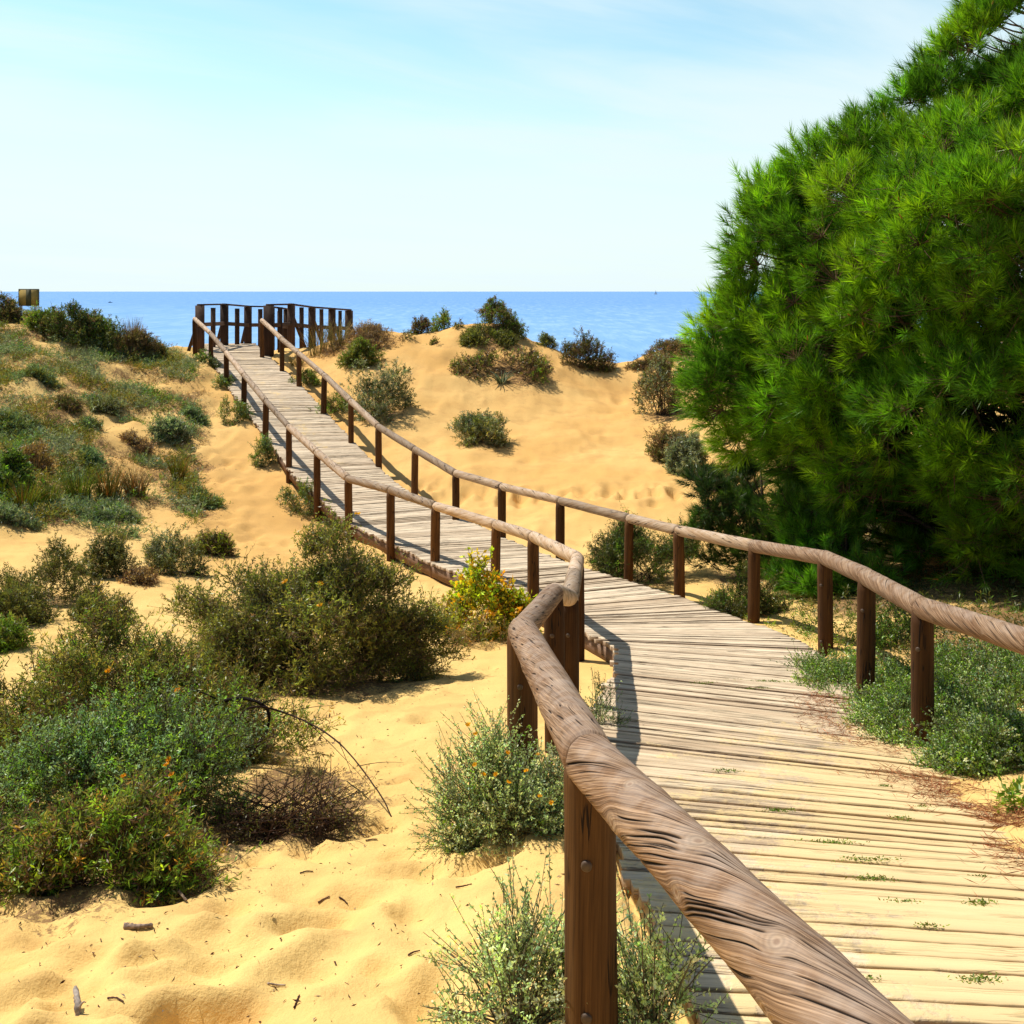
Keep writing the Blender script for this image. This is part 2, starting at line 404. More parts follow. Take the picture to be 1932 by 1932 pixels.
def log_material(name, light, mid, dark, crackamt=1.0, top_pale=.5, ringy=0.5, var=.75):
    """round timber: UV u along the log, v around it in metres (already twisted along the grain)"""
    m, t, out = new_mat(name); g = N(t); u, v = g.uv(); P = g.pos()
    rnd = g.node('ShaderNodeObjectInfo').outputs['Random']
    ro = g.math('MULTIPLY', rnd, 37.0)
    warp = g.noise(g.vec(g.math('MULTIPLY', u, 3.0), g.math('MULTIPLY', v, 6.0), ro), 1.0, 2)
    vv = g.math('ADD', v, g.math('MULTIPLY', g.math('SUBTRACT', warp, .5), .003))
    grain = g.noise(g.vec(g.math('MULTIPLY', u, 3.0), g.math('MULTIPLY', vv, 130), ro), 1.0, 4, .6)
    band = g.noise(g.vec(g.math('MULTIPLY', u, 1.3), g.math('MULTIPLY', vv, 26), ro), 1.0, 3, .6, .1)
    wv = g.math('SINE', g.math('MULTIPLY', g.math('ADD', g.math('MULTIPLY', vv, 1.0), g.math('MULTIPLY', warp, .04)), 900))
    c = g.mix(g.smooth(band, .32, .68), light, mid)
    c = g.mix(g.math('MULTIPLY', g.smooth(grain, .45, .72), .65), c, dark)
    c = g.mix(g.math('MULTIPLY', g.smooth(wv, .1, 1.0), .22 * ringy), c, dark)
    hair = g.noise(g.vec(g.math('MULTIPLY', u, 5.0), g.math('MULTIPLY', vv, 420), ro), 1.0, 3, .6)
    c = g.mix(g.math('MULTIPLY', g.smooth(hair, .50, .70), .45 * ringy), c, tuple(min(.8, 1.6 * q) for q in light))
    c = g.mix(g.math('MULTIPLY', g.smooth(hair, .50, .30), .55 * ringy), c, dark)
    blot = g.noise(P, 7, 4, .65)
    c = g.mix(g.math('MULTIPLY', g.smooth(blot, .5, .72), .45), c, mid)
    ckn = g.noise(g.vec(g.math('MULTIPLY', u, 2.0), g.math('MULTIPLY', vv, 34), g.math('ADD', ro, 5.0)), 1.0, 2, .5, .5)
    ck = g.math('SUBTRACT', 1.0, g.smooth(g.math('ABSOLUTE', g.math('SUBTRACT', ckn, .5)), .0, .03))
    ck = g.math('MULTIPLY', ck, g.smooth(g.noise(g.vec(g.math('MULTIPLY', u, 4.0), g.math('MULTIPLY', vv, 14), ro), 1.0, 2), .50, .60))
    ck = g.math('MULTIPLY', ck, crackamt)
    hard = g.attr('crack')
    ck = g.math('MAXIMUM', ck, hard)
    knot = g.attr('knot')
    c = g.mix(g.math('MULTIPLY', knot, .5), c, (.50, .37, .25))
    kr = g.attr('knotring'); c = g.mix(g.math('MULTIPLY', kr, .6), c, dark)
    heart = g.attr('heart'); c = g.mix(g.math('MULTIPLY', heart, .6), c, (.20, .10, .05))
    if top_pale:
        gm = g.node('ShaderNodeNewGeometry'); sp = g.node('ShaderNodeSeparateXYZ', i_0=gm.outputs['Normal'])
        tb = g.math('MULTIPLY', g.smooth(sp.outputs[2], .1, .95), g.math('MULTIPLY', g.smooth(g.noise(P, 12, 4, .6), .3, .7), top_pale))
        c = g.mix(tb, c, (.56, .46, .38))  # upward faces mixed patchily towards a paler grey brown
    bright = g.math('MULTIPLY_ADD', rnd, var, 1.0 - var / 2)
    c = g.mix(1.0, c, g.vec(bright, bright, bright), 'MULTIPLY')
    c = g.mix(g.math('MULTIPLY', g.smooth(ck, .12, .6), .95), c, (.016, .009, .006))
    h = g.math('SUBTRACT', g.math('MULTIPLY', grain, -.35), g.math('MULTIPLY', ck, 1.3))
    g.principled(out, c, .8, .18, g.bump(h, .6, .005))
    return m

def sea_material():
    m, t, out = new_mat('sea_water'); g = N(t); P = g.pos()
    mp = g.node('ShaderNodeMapping', i_Vector=P); mp.inputs['Scale'].default_value = (.11, .014, 1)
    mp2 = g.node('ShaderNodeMapping', i_Vector=P); mp2.inputs['Scale'].default_value = (.010, .0022, 1)
    w1 = g.noise(mp.outputs[0], 1.0, 4, .65); w2 = g.noise(mp2.outputs[0], 1.0, 4, .6)
    sp = g.node('ShaderNodeSeparateXYZ', i_0=P)
    dist = g.smooth(sp.outputs[1], 150, 2600)
    c = g.mix(dist, (.20, .41, .71), (.115, .295, .65))
    c = g.mix(g.math('MULTIPLY', g.smooth(w1, .42, .68), .45), c, (.42, .64, .90))
    c = g.mix(g.math('MULTIPLY', g.smooth(w2, .45, .7), .45), c, (.10, .30, .68))
    g.principled(out, c, .45, .10, g.bump(w1, .5, 1.5)); return m

def plain_material(name, c, rough=.6, spec=.3, var=.25, scale=8):
    m, t, out = new_mat(name); g = N(t); n = g.noise(g.pos(), scale, 4, .6)
    c2 = g.mix(g.math('MULTIPLY', g.smooth(n, .35, .7), var), c, tuple(.45 * q for q in c))
    g.principled(out, c2, rough, spec); return m

M_SAND = sand_material()
M_LEAF = foliage_material('leaf', .48, .03)
M_NEEDLE = foliage_material('pine_needle', .45, .03)
M_TWIG = twig_material()
M_PLANK = plank_material()
M_RAIL = log_material('rail_timber', (.52, .38, .25), (.36, .225, .12), (.15, .078, .036), 1.0, .5, .5)
M_HERO = log_material('weathered_rail_timber', (.37, .24, .145), (.235, .128, .066), (.07, .034, .016), .25, .34, 1.6, .12)
M_POST = log_material('post_timber', (.135, .060, .018), (.080, .033, .010), (.022, .009, .003), .8, .0, .3)
M_DARK = log_material('lookout_timber', (.10, .055, .035), (.065, .034, .022), (.028, .014, .009), .5, .15, .2)
M_POSTN = log_material('near_post_timber', (.150, .072, .023), (.090, .040, .012), (.030, .012, .004), .9, .0, .5, .1)
M_BOLT = plain_material('rusted_bolt', (.10, .06, .035), .6, .4, .5, 90)
M_BEAM = log_material('beam_timber', (.20, .12, .075), (.13, .075, .045), (.06, .032, .02), .6, .2, .3)
M_SEA = sea_material()
M_BOARD = plain_material('sign_back_paint', (.46, .33, .10), .6, .2, .3, 5)
M_STRIP = plain_material('sign_post_metal', (.10, .10, .055), .6, .2, .2, 9)
M_WHITE = plain_material('white_paint', (.75, .75, .76), .5, .3, .08, 9)
M_HULL = plain_material('dark_hull_paint', (.05, .06, .08), .5, .3, .1, 2)

# ------------------------------------------------------------------ round timber
def frame(d):
    d = d / np.linalg.norm(d)
    up = np.array([0, 0, 1.0]) if abs(d[2]) < .9 else np.array([0, 1.0, 0])
    s = np.cross(d, up); s /= np.linalg.norm(s)
    return d, s, np.cross(s, d)

def log_arrays(p0, p1, r0, r1, nl, na, seed, twist=.25, wob=.03, bulge=()):
    p0 = np.asarray(p0, float); p1 = np.asarray(p1, float)
    d, s, w = frame(p1 - p0); L = np.linalg.norm(p1 - p0)
    uu = np.linspace(0, 1, nl); aa = np.linspace(0, 2 * np.pi, na + 1)
    U, A = np.meshgrid(uu, aa, indexing='ij')
    r = r0 + (r1 - r0) * U
    r = r * (1 + wob * perlin(U * L * 2.2 + seed, np.cos(A) * 1.1 + np.sin(A) * 1.7, seed % 7))
    e = np.minimum(U, 1 - U) * L
    r = r * (1 - .12 * np.exp(-(e / .007)**2))
    return p0, d, s, w, L, U, A, r

def finish_log(name, p0, d, s, w, L, U, A, r, mat, parent, twist, extra=None, vphase=0.0):
    nl, na1 = U.shape
    V = p0 + (U * L)[..., None] * d + (np.cos(A) * r)[..., None] * s + (np.sin(A) * r)[..., None] * w
    V = V.reshape(-1, 3)
    i, j = np.meshgrid(np.arange(nl - 1), np.arange(na1 - 1), indexing='ij')
    a = (i * na1 + j).ravel()
    quads = np.stack([a, a + 1, a + na1 + 1, a + na1], axis=1)
    uvm = np.stack([(U * L).ravel(), (A * np.mean(r) + twist * U * L).ravel() + vphase], axis=1)
    c0, c1 = len(V), len(V) + 1
    V = np.vstack([V, p0 - d * .002, p0 + d * (L + .002)])
    uvm = np.vstack([uvm, [[0, 0], [L, 0]]])
    j = np.arange(na1 - 1)
    t0 = np.stack([np.full(na1 - 1, c0), j + 1, j], axis=1)
    o = (nl - 1) * na1
    t1 = np.stack([np.full(na1 - 1, c1), o + j, o + j + 1], axis=1)
    fl = {}
    for key in ('crack', 'knot', 'knotring', 'heart'):
        arr = np.zeros(len(V))
        if extra and key in extra: arr[:nl * na1] = extra[key].ravel()
        fl[key] = arr
    return mesh(name, V, [quads, t0, t1], mat, parent, smooth=True, uv=uvm, floats=fl)

def log(name, p0, p1, r0, r1, mat, parent, seed, nl=14, na=18, twist=.25, wob=.05):
    p0, d, s, w, L, U, A, r = log_arrays(p0, p1, r0, r1, nl, na, seed, twist, wob)
    return finish_log(name, p0, d, s, w, L, U, A, r, mat, parent, twist, None, (seed * 1.37) % 5)

def hero_log(name, p0, p1, rad, parent, seed, knots, ncrack, mat, longcrack, nl=760, na=300, twist=.30):
    rg = np.random.default_rng(seed)
    p0, d, s, w, L, U, A, r = log_arrays(p0, p1, rad, rad * 1.02, nl, na, seed, twist, .035)
    X = U * L; C = A * rad; circ = 2 * np.pi * rad
    def wrap(dc): return (dc + circ / 2) % circ - circ / 2
    defl = np.zeros_like(X); knot = np.zeros_like(X); ring = np.zeros_like(X); heart = np.zeros_like(X); bul = np.zeros_like(X)
    for (kx, ka, kr) in knots:
        dx = X - kx; dc = wrap(C - (ka % (2 * np.pi)) * rad)
        q = np.sqrt((dx / 1.5)**2 + dc**2) / kr
        defl += kr * .62 * np.tanh(dc / kr * 1.2) * np.exp(-((dx / (kr * 3.2))**2 + (dc / (kr * 2.6))**2))
        knot = np.maximum(knot, np.exp(-(q / .9)**4)); heart = np.maximum(heart, np.exp(-(q / .4)**4) * 1.0)
        ring += np.where(q < 3.2, .5 + .5 * np.sin(q * 11.0), 0) * np.exp(-(q / 1.7)**2) * .7
        bul += .06 * np.exp(-(q / 2.6)**2) - .03 * np.exp(-(q / .55)**2)
    calm = np.ones_like(X)
    for (kx, ka, kr) in knots:
        calm *= 1 - np.exp(-(((X - kx) / (2.6 * kr))**2 + (wrap(C - (ka % (2 * np.pi)) * rad) / (2.2 * kr))**2)**2)
    gco = C + twist * X - defl                                  # grain coordinate
    crack = np.zeros_like(X); dep = np.zeros_like(X)
    for i in range(ncrack):
        x0 = rg.uniform(.02, L - .05); ln = rg.uniform(*longcrack); g0 = rg.uniform(0, circ)
        wd = rg.uniform(.0007, .0026) * (1.4 if ln > .35 else 1.0)
        s_ = (X - x0) / ln
        win = np.where((s_ > 0) & (s_ < 1), np.sin(np.clip(s_, 0, 1) * np.pi)**.5, 0)
        gg = gco - g0 + .0022 * perlin(X * 9 + i * 3.1, X * 0 + i, 3)
        gg = (gg + circ / 2) % circ - circ / 2
        f = np.exp(-(gg / (wd * (.35 + .65 * win) + 1e-5))**2) * win
        crack = np.maximum(crack, f); dep = np.maximum(dep, f**2 * wd * 3.0)
    crack = crack * calm; dep = dep * calm
    fine = perlin(gco * 260, X * 6, 2) * .0004 + perlin(gco * 90, X * 3, 4) * .0004
    r = r * (1 + bul) - np.minimum(dep, .008) + fine
    # warped grain goes into the UV so that the shader follows the knots
    o = finish_log(name, p0, d, s, w, L, U, A, r, mat, parent, twist, {'crack': np.clip(crack, 0, 1), 'knot': knot, 'knotring': np.clip(ring, 0, 1), 'heart': heart}, 0)
    me = o.data; lv = np.empty(len(me.loops), dtype=np.int32); me.loops.foreach_get('vertex_index', lv)
    uvs = np.zeros((len(me.vertices), 2)); uvs[:nl * (na + 1), 0] = X.ravel(); uvs[:nl * (na + 1), 1] = gco.ravel()
    me.uv_layers['UVMap'].data.foreach_set('uv', uvs[lv].astype(np.float32).ravel())
    return o

# ------------------------------------------------------------------ terrain object
LITTER = []     # (x, y, r, strength), filled by the plants
def build_terrain():
    lit = np.zeros(GX.shape)
    for (x, y, r, s) in LITTER:
        i0, i1 = np.searchsorted(gx, [x - 2.2 * r, x + 2.2 * r]); j0, j1 = np.searchsorted(gy, [y - 2.2 * r, y + 2.2 * r])
        q = ((GX[j0:j1, i0:i1] - x)**2 + (GY[j0:j1, i0:i1] - y)**2) / (r * r)
        lit[j0:j1, i0:i1] = np.maximum(lit[j0:j1, i0:i1], s * np.exp(-q * 1.1))
    V = np.stack([GX.ravel(), GY.ravel(), GZ.ravel()], axis=1)
    ny, nx = GX.shape
    i, j = np.meshgrid(np.arange(ny - 1), np.arange(nx - 1), indexing='ij'); a = (i * nx + j).ravel()
    far = smooth01((fy - 10) / 9) * smooth01((fx + 9) / 4) * .9 + .15 * smooth01((fy - 10) / 10)
    o = mesh('sand_ground', V, [np.stack([a, a + 1, a + nx + 1, a + nx], axis=1)], M_SAND, smooth=True,
             floats={'litter': lit.ravel(), 'far': np.clip(far, 0, 1)})
    tag(o, kind='structure')

# ------------------------------------------------------------------ boardwalk
def build_boardwalk():
    root = empty('boardwalk', tuple(SCN[len(SCN) // 2]), 'weathered timber plank boardwalk curving over the sand up to the lookout', 'boardwalk')
    seg = np.linalg.norm(np.diff(SCN, axis=0), axis=1); acc = np.concatenate([[0], np.cumsum(seg)])
    V = []; UV = []; RN = []; SA = []; SI = []; GR = []; Fq = []; base = 0
    s = .03; k_ = 0; rg = np.random.default_rng(5)
    NL = 44
    Tl = np.linspace(0, 1, NL)
    while s < acc[-1] - .1:
        w = rg.uniform(.082, .108); gap = rg.uniform(.004, .013)
        def at(ss): return (np.array([np.interp(ss, acc, SL[:, c]) for c in range(3)]), np.array([np.interp(ss, acc, SR[:, c]) for c in range(3)]))
        (l0, r0), (l1, r1) = at(s), at(s + w - gap)
        ex = (r0 - l0) / np.linalg.norm(r0 - l0)
        jl, jr = rg.normal(0, .018), rg.normal(0, .012)
        l0 = l0 + ex * jl; l1 = l1 + ex * jl; r0 = r0 + ex * jr; r1 = r1 + ex * jr
        zt = rg.normal(0, .0025); tilt = rg.normal(0, .003)
        A = l0 + (r0 - l0) * Tl[:, None]; B = l1 + (r1 - l1) * Tl[:, None]
        D = (B - A); D /= np.linalg.norm(D, axis=1)[:, None]
        xx = Tl * 1.6
        A = A + D * (.0045 * perlin(xx * 7, xx * 0 + k_, 1) + .004 * perlin(xx * 23, xx * 0 + k_ + .5, 2))[:, None]
        B = B + D * (.0045 * perlin(xx * 7, xx * 0 + k_ + 50.3, 1) + .004 * perlin(xx * 23, xx * 0 + k_ + 20.5, 2))[:, None]
        up = np.array([0, 0, 1.0]); sag = .002 * perlin(xx * 1.3, xx * 0 + k_ * 1.7, 5)
        rows = []
        th = .038; bv = .0045
        for (P, off, dz) in ((A, 0, -th), (A, 0, -bv), (A, bv, 0), ((A + B) / 2, 0, .0006), (B, -bv, 0), (B, 0, -bv), (B, 0, -th)):
            q = P + D * off; q = q + up * (dz + zt + sag + (tilt if P is B else -tilt if P is A else 0))[:, None]
            rows.append(q)
        rows = np.stack(rows, axis=1)            # NL,7,3
        nr = 7
        V.append(rows.reshape(-1, 3))
        vv = np.array([-.04, 0, .008, w / 2, w - .02, w - gap, w + .03]) + rg.random() * 3
        UV.append(np.stack([np.repeat(xx + rg.random() * 9, nr), np.tile(vv, NL)], axis=1))
        RN.append(np.full(NL * nr, rg.random())); SI.append(np.tile([1, .5, 0, 0, 0, .5, 1], NL))
        yc = (l0[1] + r0[1]) / 2
        sa = smooth01((9.5 - yc) / 6)
        edge = smooth01((Tl - .25) / .75)
        SA.append(np.repeat(np.clip(sa * (.42 + .5 * edge) + .10 + (.35 * np.exp(-((Tl - .55) / .3)**2) if yc > 20 else 0), 0, 1), nr))
        GR.append(np.full(NL * nr, smooth01((yc - 4.5) / 6) * rg.uniform(.6, 1)))
        i, j = np.meshgrid(np.arange(NL - 1), np.arange(nr - 1), indexing='ij'); a = (i * nr + j).ravel() + base
        Fq.append(np.stack([a, a + 1, a + nr + 1, a + nr], axis=1)[:, ::-1])
        e = base + (NL - 1) * nr
        Fq.append(np.array([[base, base + 1, base + 5, base + 6], [base + 1, base + 2, base + 4, base + 5],
                            [e, e + 6, e + 5, e + 1], [e + 1, e + 5, e + 4, e + 2]]))
        base += NL * nr; s += w; k_ += 1
    mesh('deck', np.vstack(V), Fq, M_PLANK, root, uv=np.vstack(UV),
         floats={'rnd': np.concatenate(RN), 'sand': np.concatenate(SA), 'side': np.concatenate(SI), 'grey': np.concatenate(GR)})
    # bearers under the plank ends, and stub feet, where the deck stands clear of the sand
    for side, inset in ((SL, .07), (SR, -.07)):
        other = SR if side is SL else SL
        e = other - side; e /= np.linalg.norm(e, axis=1)[:, None]
        P = side + e * abs(inset); P = P[::3]
        sel = P[(P[:, 1] > 8.5) & (P[:, 1] < 29.5)]
        V = []; UVb = []
        d = np.gradient(sel, axis=0); d /= np.linalg.norm(d, axis=1)[:, None]
        nn = np.cross(d, [0, 0, 1.0]); nn /= np.linalg.norm(nn, axis=1)[:, None]
        al = np.concatenate([[0], np.cumsum(np.linalg.norm(np.diff(sel, axis=0), axis=1))])
        for (a, b) in ((.045, -.041), (.045, -.20), (-.045, -.20), (-.045, -.041)):
            V.append(sel + nn * a + np.array([0, 0, b]))
        V = np.stack(V, axis=1); m_ = len(sel)
        UVb = np.stack([np.repeat(al, 4), np.tile([0, .16, .26, .42], m_)], axis=1)
        q = []
        for i in range(m_ - 1):
            for j in range(4):
                q.append([i * 4 + j, i * 4 + (j + 1) % 4, (i + 1) * 4 + (j + 1) % 4, (i + 1) * 4 + j])
        z = np.zeros(m_ * 4)
        mesh('bearer', V.reshape(-1, 3), [np.array(q)], M_BEAM, root, uv=UVb, floats={'crack': z, 'knot': z, 'knotring': z, 'heart': z})

# ------------------------------------------------------------------ rails
LJ = [((.62, .2, EYE - .76), False), (None, None)]
LJP = [(1112, 1432, 2.5, 1), (985, 1190, 4.6, 1), (1045, 1119, 5.9, 1), (1075, 1128, 6.7, 1), (1083, 1085, 7.9, 0), (1090, 1054, 9.1, 1),
       (1006, 1013, 11.4, 1), (936, 990, 12.8, 1), (822, 955, 14.2, 1), (737, 925, 15.4, 1), (657, 903, 16.7, 1), (598, 853, 18.1, 1),
       (545, 805, 19.8, 1), (502, 757, 21.6, 1), (461, 708, 23.5, 1), (427, 665, 25.3, 1), (398, 630, 27.2, 1), (367, 601, 29.0, 1)]
RJP = [(1740, 1147, 6.0, 1), (1635, 1088, 7.25, 1), (1556, 1052, 8.8, 1), (1423, 1030, 10.4, 1), (1280, 1001, 12, 1), (1187, 978, 13.2, 1),
       (1057, 945, 14.5, 1), (947, 918, 15.8, 1), (860, 893, 17, 1), (783, 848, 18.5, 1), (714, 805, 20, 1), (662, 757, 21.7, 1),
       (612, 708, 23.5, 1), (564, 667, 25.2, 1), (532, 640, 26.8, 1), (494, 604, 28.6, 1)]
def build_rail(J, name, label):
    org = J[0][0]
    root = empty(name, (org[0], org[1], float(ground_z(org[0], org[1])[0])), label, 'handrail')
    RAD = .060
    for i, (p, post) in enumerate(J):
        if post:
            x, y = p[0], p[1]; gz = float(ground_z(x, y)[0])
            near = y < 5.2
            r = RAD * rng.uniform(.94, 1.06) * (1.08 if near else 1.0)
            nl, na = (60, 72) if near else (16, 20)
            lean = rng.normal(0, .006 if y < 5 else .016, 2)
            p0 = np.array([x + lean[0], y + lean[1], gz - .35]); p1 = np.array([x, y, p[2] - RAD * .25])
            po = log('post', p0, p1, r * 1.02, r, M_POSTN if y < 3 else M_POST, root, 100 + i * 7, nl, na, .03, .03)
            if y < 9.5 and y > 1.5:            # bolt heads on the face towards the path's start
                e = np.array([-x * .35 - .12, -1.0, 0]); e /= np.linalg.norm(e)
                for hz_ in (p[2] - .22, gz + .12):
                    c = np.array([x, y, hz_]) + e * (r * .985)
                    _, s_, w_ = frame(e); na_ = 14; aa = np.linspace(0, 2 * np.pi, na_, endpoint=False)
                    ring = lambda rad, off: c + e * off + np.cos(aa)[:, None] * rad * s_ + np.sin(aa)[:, None] * rad * w_
                    V = np.vstack([ring(.013, -.004), ring(.013, .004), ring(.009, .007)]); j = np.arange(na_)
                    q = np.vstack([np.stack([k * na_ + j, k * na_ + (j + 1) % na_, (k + 1) * na_ + (j + 1) % na_, (k + 1) * na_ + j], axis=1) for k in (0, 1)])
                    bo = mesh('bolt', V - np.array(root.location), [q, (2 * na_ + j)[None]], M_BOLT, None)
                    bo.parent = po
    for i in range(len(J) - 1):
        a, b = J[i][0].copy(), J[i + 1][0].copy()
        dz = rng.normal(0, .004, 2)
        if not (i < 3 and name.endswith('rail') and J[0][0][1] < 1): a[2] += dz[0] * .5; b[2] += dz[1] * .5
        d = (b - a) / np.linalg.norm(b - a); ext = -.005
        yield_i = (i, a - d * ext, b + d * ext, root)
        LOGS.append((name, *yield_i))
    return root
LOGS = []
LJ = [(np.array([.70, -.35, EYE - .72]), 0), (np.array([.605, .45, EYE - .80]), 1)] + [(pt(u, v, Z), p) for u, v, Z, p in LJP]
RJ = [(np.array([2.36, -.4, EYE - .78]), 0), (np.array([2.34, 1.2, EYE - .92]), 1), (np.array([2.32, 3.4, EYE - 1.24]), 1), (pt(1958, 1217, 4.75), 0)] + [(pt(u, v, Z), p) for u, v, Z, p in RJP]
def build_rails():
    build_rail(LJ, 'handrail', 'left hand rail of weathered round logs on brown posts, crossing the foreground')
    build_rail(RJ, 'handrail', 'right hand rail of round logs running between boardwalk and pine tree')
    first = LOGS[0][4]
    for (nm, i, a, b, root) in LOGS:
        left = root is first
        r = .060 * rng.uniform(.92, 1.08)
        if left and i == 1:       # big log over the lower right of the picture
            L = np.linalg.norm(b - a); base = L
            kn = []
            for off, angs in ((.385, (1.95, 3.3, .4, 5.2)), (.74, (1.7, 3.15, .2)), (1.09, (2.1, 3.5, .6)), (1.5, (1.9, 3.2))):
                for a_ in angs: kn.append((base - off + rng.normal(0, .012), a_, rng.uniform(.012, .019)))
            hero_log('rail', a, b, .0605, root, 11, kn, 84, M_HERO, (.14, .65), 1100, 380, -.32)
        elif left and i == 2:
            L = np.linalg.norm(b - a)
            kn = [(.30, 1.9, .010), (.62, 1.2, .009), (.95, 2.3, .010), (1.3, 1.6, .010), (.62, 3.0, .010), (1.3, 3.2, .01)]
            hero_log('rail', a, b, .062, root, 12, kn, 110, M_HERO, (.03, .14), 760, 260, -.10)
        elif left and i == 3:
            hero_log('rail', a, b, .055, root, 13, [(.5, 1.5, .01), (1.0, 2.2, .01)], 60, M_HERO, (.03, .12), 420, 200, .08)
        elif (not left) and i in (3, 4, 5, 6):
            hero_log('rail', a, b, .061, root, 20 + i, [(.4, 1.9, .012), (.4, 3.2, .012), (1.0, 2.4, .012), (1.0, 3.6, .011)], 46, M_HERO, (.06, .3), 360, 160, .35)
        else:
            log('rail', a, b, r, r * rng.uniform(.95, 1.04), M_RAIL, root, 300 + i * 11 + (50 if left else 0), 30, 24, rng.choice([-.3, .3, .15]), .07)

# ------------------------------------------------------------------ lookout
def prism(p0, p1, w, dpt, xdir):
    """square timber from p0 to p1, faces turned along xdir"""
    p0 = np.asarray(p0, float); p1 = np.asarray(p1, float); d = p1 - p0; L = np.linalg.norm(d); d /= L
    x = np.asarray(xdir, float); x = x - d * np.dot(x, d); x /= np.linalg.norm(x); y = np.cross(d, x)
    V = []; bv = min(w, dpt) * .12
    prof = [(-w / 2 + bv, -dpt / 2), (w / 2 - bv, -dpt / 2), (w / 2, -dpt / 2 + bv), (w / 2, dpt / 2 - bv), (w / 2 - bv, dpt / 2), (-w / 2 + bv, dpt / 2), (-w / 2, dpt / 2 - bv), (-w / 2, -dpt / 2 + bv)]
    for q in (p0, p1):
        for a, b in prof: V.append(q + x * a + y * b)
    V = np.array(V)
    quads = np.array([[i, (i + 1) % 8, 8 + (i + 1) % 8, 8 + i] for i in range(8)])
    caps = np.array([[7, 6, 5, 4, 3, 2, 1, 0], [8, 9, 10, 11, 12, 13, 14, 15]])
    per = np.array([0, w, w + .02, w + dpt, w + dpt + .02, 2 * w + dpt, 2 * w + dpt + .02, 2 * w + 2 * dpt])
    uv = np.stack([np.repeat([0, L], 8), np.tile(per, 2)], axis=1)
    return V, quads, caps, uv
def timber(name, p0, p1, w, dpt, xdir, mat, parent):
    V, q, c, uv = prism(p0, p1, w, dpt, xdir); z = np.zeros(len(V))
    return mesh(name, V, [q, c], mat, parent, uv=uv, floats={'crack': z, 'knot': z, 'knotring': z, 'heart': z})
def z2(a, b, Z): return pt((360 + a / 4.83) / 1.06, (560 + b / 4.83) / 1.06, Z)
def build_lookout():
    def balustrade(label, posts, slats, top_z2, mid_z2, brace_dir, W):
        p = posts[0]; b0 = z2(p[0], p[1], p[2])
        root = empty('lookout_railing', tuple(b0), label, 'railing')
        P = [z2(a, t, Z) for (a, _, Z, t, w) in posts]
        for k_, (a, b, Z, t, w) in enumerate(posts):
            top = z2(a, t, Z); bot = z2(a, b, Z); wm = w / 4.83 / 1.06 * Z / F
            timber('post', bot - np.array([0, 0, .45]), top - np.array([0, 0, .003]), wm, wm * .45, (1, .1, 0), M_DARK, root)
            bd = np.array(brace_dir[k_ % len(brace_dir)], float)
            if np.linalg.norm(bd) > 0:
                timber('brace', top + np.array([0, .06, -.28]) + bd * .03, top + bd + np.array([0, .06, -1.45]), .085, .07, (1, 0, 0), M_DARK, root)
        for (a, b, Z, t, w) in slats:
            wm = w / 4.83 / 1.06 * Z / F
            timber('slat', z2(a, b, Z) - np.array([0, 0, .3]), z2(a, t, Z), wm, .05, (1, .1, 0), M_DARK, root)
        for k_ in range(len(P) - 1):
            a, b = P[k_], P[k_ + 1]; d = (b - a) / np.linalg.norm(b - a)
            timber('top_rail', a - d * .05 + np.array([0, 0, .017]), b + d * .05 + np.array([0, 0, .017 + .001 * k_]), .13, .045, np.cross(d, [0, 0, 1]), M_DARK, root)
            o = np.array([0, -.075, -.54])
            timber('middle_rail', a + o - d * .04, b + o + d * .03, .05, .11, np.cross(d, [0, 0, 1]), M_BEAM, root)
        return root
    balustrade('dark timber railing across the end of the boardwalk deck, facing the sea',
               [(192, 668, 29.6, 245, 84), (428, 655, 30.9, 240, 76), (656, 642, 31.8, 260, 71), (880, 640, 32.6, 264, 68), (1030, 640, 33.4, 285, 60)],
               [(320, 660, 30.2, 268, 45), (552, 645, 31.3, 275, 44), (775, 640, 32.2, 280, 42), (960, 640, 33, 300, 40)],
               245, 395, [(-.42, .1, 0), (-.38, .25, 0), (-.34, .25, 0)], .2)
    balustrade('dark timber railing right of the deck end, running down behind the sandy mound',
               [(857, 690, 28.9, 245, 98), (1075, 660, 29.6, 240, 72), (1275, 650, 30.3, 268, 70), (1468, 650, 31.2, 282, 70), (1632, 650, 32.0, 295, 76)],
               [(967, 680, 29.2, 262, 45), (1174, 660, 29.9, 264, 42), (1366, 650, 30.7, 280, 38), (1546, 650, 31.6, 296, 34)],
               245, 395, [(.0, .0, 0), (.42, .25, 0), (.38, .25, 0), (.36, .25, 0), (.3, .25, 0)], .2)

# ------------------------------------------------------------------ foliage
def unit(a): return a / np.maximum(np.linalg.norm(a, axis=-1, keepdims=True), 1e-9)
def rand_dir(n, rg): return unit(rg.normal(size=(n, 3)))

def leaves(base, direc, length, width, rg, fold=0.0, needle=False):
    """each leaf one rhombus (or one thin triangle for needles)"""
    nn = len(base)
    side = unit(np.cross(direc, rand_dir(nn, rg)))
    L = np.broadcast_to(np.asarray(length), (nn,))[:, None]; Wd = np.broadcast_to(np.asarray(width), (nn,))[:, None]
    if needle:
        V = np.stack([base - side * Wd * .5, base + side * Wd * .5, base + direc * L], axis=1)
        f = np.arange(nn * 3, dtype=np.int32).reshape(-1, 3); return V.reshape(-1, 3), f, 3
    nrm = np.cross(side, direc)
    mid = base + direc * L * .5
    V = np.stack([base, mid + side * Wd * .5 + nrm * Wd * fold, base + direc * L, mid - side * Wd * .5 + nrm * Wd * fold], axis=1)
    f = np.arange(nn * 4, dtype=np.int32).reshape(-1, 4)
    return V.reshape(-1, 3), f, 4

